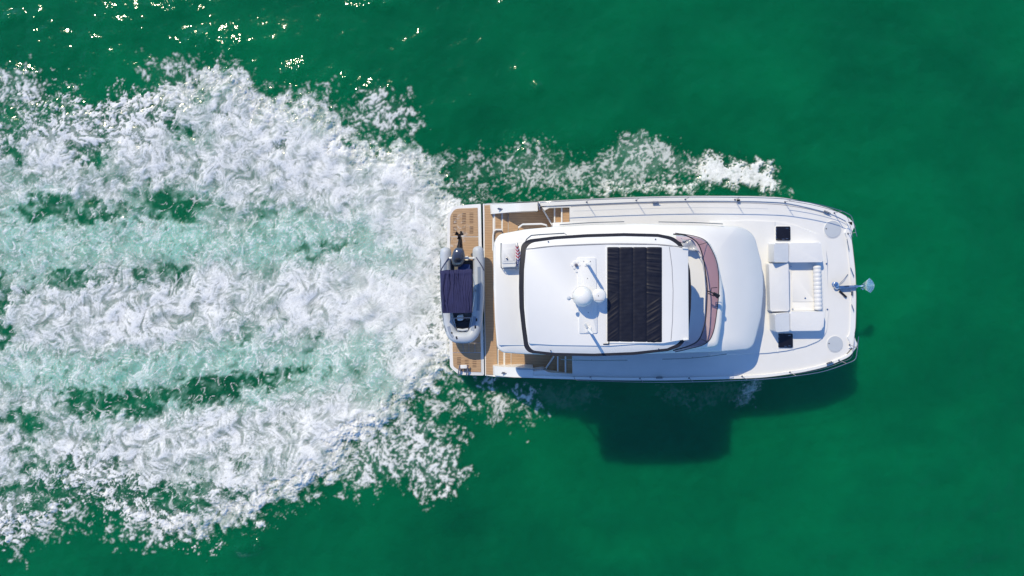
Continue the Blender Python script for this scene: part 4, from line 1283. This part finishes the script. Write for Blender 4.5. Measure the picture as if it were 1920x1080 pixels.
build('fluke', bm, M_chrome, anch, 20)
bm = B(); tube(bm, [P(1615, 540.5, 2.03), P(1618, 542.5, 2.0)], 0.03, 8); build('shackle', bm, M_chrome, anch)

# ================================================================== deck box on the flybridge
FZ = FLY + 0.035
box_t = empty('deck_box', P(954, 479, FZ))
tag(box_t, 'white lidded storage box in a steel frame on the aft flybridge deck', 'storage box')
cushion([(941, 458), (967, 456.5), (967.5, 500), (941.5, 501)], FZ + 0.34, FZ + 0.05, box_t, 'body', 0.03, M_gel, 2)
bm = B(); slab(bm, rpoly([(940.5, 457.5), (967.5, 456), (968, 493), (940.8, 494)], 2), FZ + 0.365, FZ + 0.30, 0.02, 2); lid = build('lid', bm, M_cush, box_t)
bm = B(); slab(bm, rpoly([(943.5, 466), (964, 465), (964.5, 489), (944, 490)], 2), FZ + 0.375, FZ + 0.35, 0.008, 2); build('lid_panel', bm, M_cush, lid)
bm = B(); box(bm, P(950.5, 485, FZ + 0.39), (0.05, 0.09, 0.03), 0.5, 0.008); build('latch', bm, M_steel, lid)
bm = B()
q = [(939.5, 456), (939.2, 480), (939.6, 501), (942.5, 504), (968, 503.5), (970, 500)]
tube(bm, [P(x, y, FZ + 0.22) for x, y in q], 0.016, 6)
for x, y in (q[0], q[2], q[4]): tube(bm, [P(x, y, FZ), P(x, y, FZ + 0.22)], 0.014, 6)
build('steel_frame', bm, M_steel, box_t)

# ================================================================== flag
def flag_material():
    m = bpy.data.materials.new('striped_flag_cloth')
    m.use_nodes = True
    nt = m.node_tree; N = nt.nodes; L = nt.links
    b = N['Principled BSDF']; b.inputs['Roughness'].default_value = 0.8
    uv = N.new('ShaderNodeUVMap'); uv.uv_map = 'UVMap'
    sp = N.new('ShaderNodeSeparateXYZ'); L.new(uv.outputs[0], sp.inputs[0])
    mu = N.new('ShaderNodeMath'); mu.operation = 'MULTIPLY'; mu.inputs[1].default_value = 6.5; L.new(sp.outputs['Y'], mu.inputs[0])
    fr_ = N.new('ShaderNodeMath'); fr_.operation = 'FRACT'; L.new(mu.outputs[0], fr_.inputs[0])
    gt = N.new('ShaderNodeMath'); gt.operation = 'GREATER_THAN'; gt.inputs[1].default_value = 0.5; L.new(fr_.outputs[0], gt.inputs[0])
    mx = N.new('ShaderNodeMix'); mx.data_type = 'RGBA'
    mx.inputs[6].default_value = (0.52, 0.02, 0.05, 1); mx.inputs[7].default_value = (0.78, 0.74, 0.78, 1)
    L.new(gt.outputs[0], mx.inputs[0])
    ca = N.new('ShaderNodeMath'); ca.operation = 'GREATER_THAN'; ca.inputs[1].default_value = 0.62; L.new(sp.outputs['X'], ca.inputs[0])
    mp = N.new('ShaderNodeMapping'); mp.inputs['Scale'].default_value = (14, 10, 1); L.new(uv.outputs[0], mp.inputs['Vector'])
    vo = N.new('ShaderNodeTexVoronoi'); vo.inputs['Scale'].default_value = 1; L.new(mp.outputs[0], vo.inputs['Vector'])
    vo.inputs['Randomness'].default_value = 0.0
    lt = N.new('ShaderNodeMath'); lt.operation = 'LESS_THAN'; lt.inputs[1].default_value = 0.24; L.new(vo.outputs['Distance'], lt.inputs[0])
    mb = N.new('ShaderNodeMix'); mb.data_type = 'RGBA'
    mb.inputs[6].default_value = (0.03, 0.05, 0.24, 1); mb.inputs[7].default_value = (0.75, 0.75, 0.8, 1); L.new(lt.outputs[0], mb.inputs[0])
    m2 = N.new('ShaderNodeMix'); m2.data_type = 'RGBA'; L.new(ca.outputs[0], m2.inputs[0]); L.new(mx.outputs[2], m2.inputs[6]); L.new(mb.outputs[2], m2.inputs[7])
    L.new(m2.outputs[2], b.inputs['Base Color'])
    return m
flag = empty('flag', P(971, 503, FZ))
tag(flag, 'furled red and white striped flag with blue corner beside the storage box', 'flag')
bm = B(); tube(bm, [P(972, 504, FZ), P(970.5, 455.5, FZ + 0.62)], 0.012, 6); build('staff', bm, M_steel, flag)
bm = B(); uvl = bm.loops.layers.uv.new('UVMap')
g = []
nu, nv = 30, 10
for i in range(nu + 1):
    row = []
    for j in range(nv + 1):
        u, v = i / nu, j / nv
        wd = 8.5 * (0.45 + 0.55 * math.sin(math.pi * min(1, 0.12 + u * 0.75))) * (1 if u < 0.7 else 1 - 0.5 * (u - 0.7) / 0.3)
        x = 966.5 + 1.2 * u + wd * v; y = 460.5 + 38.0 * u + 4.5 * abs(v - 0.5) * -2 + 4
        vtx = bm.verts.new(P(x, y, FZ + 0.52 - 0.30 * u + 0.07 * (1 - abs(2 * v - 1)) + 0.015 * math.sin(9 * v + 5 * u)))
        row.append((vtx, u, v))
    g.append(row)
for i in range(nu):
    for j in range(nv):
        qd = (g[i][j], g[i + 1][j], g[i + 1][j + 1], g[i][j + 1])
        f = bm.faces.new([a[0] for a in qd])
        for lp, a in zip(f.loops, qd): lp[uvl].uv = (a[1], a[1] * 1.0 + 0.0)
build('cloth', bm, flag_material(), flag, 60)

# ================================================================== inflatable dinghy
ding = empty('inflatable_dinghy', P(866, 555, 0.637))
tag(ding, 'grey inflatable dinghy with navy canopy and raised outboard carried on the stern platform', 'dinghy')
TZc, TR = 1.16, 0.205
path_px = [(836.3, 473), (836.0, 500), (836.3, 540), (838.0, 575), (842, 603), (846.5, 621), (854, 630.5), (868, 632.5), (881, 631), (889, 621.5), (893.5, 603), (896.5, 575), (898, 540), (897.8, 500), (896.8, 471)]
def tz(i, n): 
    t = i / n
    return TZc + 0.16 * math.exp(-((t - 0.5) / 0.16) ** 2)
pp = cr(path_px, 5)
wp = [P(x, y, tz(i, len(pp) - 1)) for i, (x, y) in enumerate(pp)]
# rounded tube ends
d0 = (wp[0] - wp[1]).normalized(); d1_ = (wp[-1] - wp[-2]).normalized()
capd = [(0.0, 1.0), (0.07, 0.94), (0.12, 0.80), (0.16, 0.55), (0.18, 0.22)]
pts = [wp[0] + d0 * a for a, r in capd[:0:-1]] + wp + [wp[-1] + d1_ * a for a, r in capd[1:]]
rr = [TR * r for a, r in capd[:0:-1]] + [TR] * len(wp) + [TR * r for a, r in capd[1:]]
bm = B(); tube(bm, pts, rr, 20); tubeo = build('tube', bm, M_hyp, ding, 60)
def tpatch(i0, i1, a0, a1, m_, name='tube_patch', dr=0.006):
    bm = B(); tube(bm, wp[i0:i1 + 1], TR + dr, 8, a0, a1); return build(name, bm, m_, tubeo, 60)
R = math.radians
nW = len(wp)
tpatch(4, 9, R(75), R(105), M_hypb); tpatch(nW - 17, nW - 6, R(70), R(100), M_hypb)
tpatch(nW - 26, nW - 19, R(95), R(130), M_hypb); tpatch(22, 30, R(70), R(100), M_hypb)
tpatch(nW - 40, nW - 32, R(10), R(28), M_hypb)
for base, s in ((2, 1), (nW - 3, -1)):
    ring_pts = []
    for k_ in range(9):
        t = k_ / 8
        w = wp[base] .lerp(wp[base + s * 4], t)
        a_ = R(125 - 85 * t) if s > 0 else R(110 - 85 * t)
        d = wp[base + s] - wp[base]
        if s < 0: d = -d
        e1, e2 = frame_at(d)
        ring_pts.append(w + (e1 * math.cos(a_) + e2 * math.sin(a_)) * (TR + 0.006))
    bm = B(); tube(bm, ring_pts, 0.018, 6); build('tube_stripe', bm, M_hypn, tubeo)
for i in (nW - 20, nW - 23):
    bm = B(); box(bm, wp[i] + Vector((0.0, 0, TR)), (0.06, 0.11, 0.03), 0, 0.01); build('carry_handle', bm, M_black, tubeo)
for i in (26, 31):
    bm = B(); box(bm, wp[i] + Vector((0.02, 0, TR)), (0.06, 0.11, 0.03), 0.3, 0.01); build('carry_handle', bm, M_black, tubeo)
# grab line
bm = B(); tube(bm, [wp[i] + Vector((-0.17, 0, 0.13 - 0.03 * math.sin(i))) for i in range(2, 26)], 0.008, 5); build('grab_line', bm, M_black, tubeo)
# hull and floor
bm = B(); slab(bm, rpoly([(844, 488), (889, 488), (889, 590), (880, 618), (868, 624), (856, 618), (846, 590)], 4), 1.00, 0.75, 0.03); build('floor', bm, mat('grey_floor', (0.12, 0.12, 0.13), 0.7), ding)
bm = B()
for s in (0, 1):
    slab(bm, [(855 + 18 * s, 480), (860 + 18 * s, 480), (862 + 14 * s, 630), (858 + 14 * s, 630)], 0.76, 0.50)
build('chock', bm, M_gel, ding)
bm = B(); a, b_ = P(843, 484, 1.16), P(891, 483.5, 1.16); box(bm, (a + b_) / 2, ((b_ - a).length, 0.07, 0.36), 0, 0.02); build('transom', bm, M_gel, ding)
cushion([(859, 495), (881, 495), (882, 506), (859, 507)], 1.36, 1.0, ding, 'seat', 0.03, M_fblue)
cushion([(857, 592), (868, 590), (869, 600), (858, 601)], 1.42, 1.0, ding, 'console', 0.03, M_gel)
bm = B(); tube(bm, [P(851, 596, 1.52), P(883.5, 595, 1.52)], 0.02, 6); tube(bm, [P(851, 596, 1.5), P(855, 612, 1.3), P(858.5, 622, 1.22)], 0.02, 6); tube(bm, [P(883.5, 595, 1.5), P(881, 610, 1.3), P(877, 622, 1.22)], 0.02, 6); build('frame', bm, M_steel, ding)
cushion([(855.5, 604), (881, 603), (878, 614), (858, 614)], 1.18, 0.98, ding, 'bow_locker', 0.03, M_black)
bm = B(); tube(bm, [P(858, 617, 1.30), P(868, 618.5, 1.32), P(878, 616.5, 1.30)], 0.045, 8); build('bow_step', bm, M_hyp, ding)
# canopy
bm = B()
nx_, ny_ = 70, 44
g = []
CZ = 2.02
for j in range(ny_ + 1):
    row = []
    for i in range(nx_ + 1):
        u, v = i / nx_, j / ny_
        xl = 825.2 + 4.2 * v; xr = 886.8 + 0.6 * math.sin(3 * v) - 0.6 * v
        x = xl + (xr - xl) * u
        y = 506.6 - 2.0 * u + (80.2 + 1.0 * u) * v + 0.5 * math.sin(20 * u) * (1 - v)
        fan = u + 0.10 * (v - 0.1) * (0.9 - u) - 0.14 * (1 - v) * (u - 0.4)
        fan += 0.016 * math.sin(13 * v + 21 * u) + 0.02 * math.sin(5 * v - 9 * u)
        fold = (0.5 + 0.5 * math.sin(5.1 * u + 2.2 * v)) * math.sin(2 * math.pi * 8.3 * fan + 1.3 * math.sin(7 * u + v)) + 0.7 * math.sin(2 * math.pi * 14.7 * fan + 1 + 3 * v) * (0.5 + 0.5 * math.sin(4 - 6 * u + 4 * v)) + 0.45 * math.sin(2 * math.pi * 25 * fan + 4 * v)
        amp = 0.021 + 0.007 * math.sin(5 * u + 2 * v)
        if v < 0.13: amp *= 0.55 + 0.5 * math.sin(v / 0.13 * math.pi * 3)
        z = CZ + 0.05 * math.sin(math.pi * v) + 0.03 * math.sin(math.pi * u) + amp * fold
        if v < 0.13: z += 0.02 * math.sin(math.pi * v / 0.13)
        e = min(u, 1 - u)
        if e < 0.05: z -= 0.16 * (1 - e / 0.05) ** 2
        row.append(bm.verts.new(P(x, y, z)))
    g.append(row)
for j in range(ny_):
    for i in range(nx_): bm.faces.new((g[j][i], g[j][i + 1], g[j + 1][i + 1], g[j + 1][i]))
can = build('canopy', bm, M_navy, ding, 75)
for yv in (508, 547, 585):
    bm = B()
    l, r_ = P(829, yv, CZ - 0.1), P(885.5, yv - 1, CZ - 0.1)
    tube(bm, [P(841, 545, 1.32), l, l + Vector((0.06, 0, 0.08)), r_ + Vector((-0.06, 0, 0.08)), r_, P(892, 545, 1.34)], 0.013, 6); build('canopy_bow', bm, M_steel, can)
# outboard, tilted up
bm = B()
ob = lambda x, y, z: P(x, y, z)
sects = [(858.6, 500, 1.42, 0.10, 0.10), (859, 495, 1.46, 0.20, 0.17), (859.5, 487, 1.53, 0.245, 0.22), (860, 479, 1.58, 0.235, 0.22), (860.5, 471, 1.60, 0.20, 0.19), (861, 466, 1.60, 0.15, 0.14), (861.3, 463.5, 1.59, 0.06, 0.06)]
ringsv = []
for x, y, z, rx_, rz_ in sects:
    c = P(x, y, z)
    ringsv.append([bm.verts.new(c + Vector((rx_ * math.copysign(abs(math.cos(2 * math.pi * k_ / 20)) ** 0.75, math.cos(2 * math.pi * k_ / 20)), 0, rz_ * math.copysign(abs(math.sin(2 * math.pi * k_ / 20)) ** 0.75, math.sin(2 * math.pi * k_ / 20))))) for k_ in range(20)])
for a, b_ in zip(ringsv[:-1], ringsv[1:]):
    for k_ in range(20): bm.faces.new((a[k_], a[(k_ + 1) % 20], b_[(k_ + 1) % 20], b_[k_]))
bm.faces.new(ringsv[0]); bm.faces.new(ringsv[-1][::-1])
motor = build('outboard_motor', bm, M_cowl, ding, 60)
bm = B(); slab(bm, rpoly([(854, 484), (863, 483.5), (862.5, 487.5), (855, 488)], 1.5), 1.775, 1.70, 0.01); build('cowl_badge', bm, M_black, motor)
bm = B(); tube(bm, [P(862, 468, 1.50), P(863, 458, 1.52), P(863.2, 450, 1.53), P(863, 444, 1.53)], [0.13, 0.09, 0.07, 0.06], 10); build('leg', bm, M_prop, motor)
bm = B(); box(bm, P(863.5, 448, 1.53), (0.05, 0.34, 0.26), 0.05, 0.02); build('anti_ventilation_plate', bm, M_prop, motor)
bm = B(); tube(bm, [P(861, 441.5, 1.36), P(861.5, 441.5, 1.75)], [0.05, 0.06], 10)
hubc = P(861.5, 441, 1.62)
for k_ in range(3):
    a_ = k_ * 2 * math.pi / 3 + 0.5
    tip = hubc + Vector((math.cos(a_) * 0.15, math.sin(a_) * 0.15, 0.02))
    dv = Vector((-math.sin(a_), math.cos(a_), 0))
    q4 = [hubc + dv * 0.03 + Vector((0, 0, -0.03)), hubc - dv * 0.03 + Vector((0, 0, 0.03)), tip - dv * 0.075 + Vector((0, 0, 0.05)), tip + dv * 0.075 + Vector((0, 0, -0.03))]
    f = bm.faces.new([bm.verts.new(p) for p in q4])
    r4 = bmesh.ops.solidify(bm, geom=[f], thickness=0.015)
build('propeller', bm, M_prop, motor, 30)
bm = B(); box(bm, P(864.5, 436.5, 1.50), (0.05, 0.12, 0.20), 0.0, 0.01); build('skeg', bm, M_prop, motor)

ding.location.z += 0.12
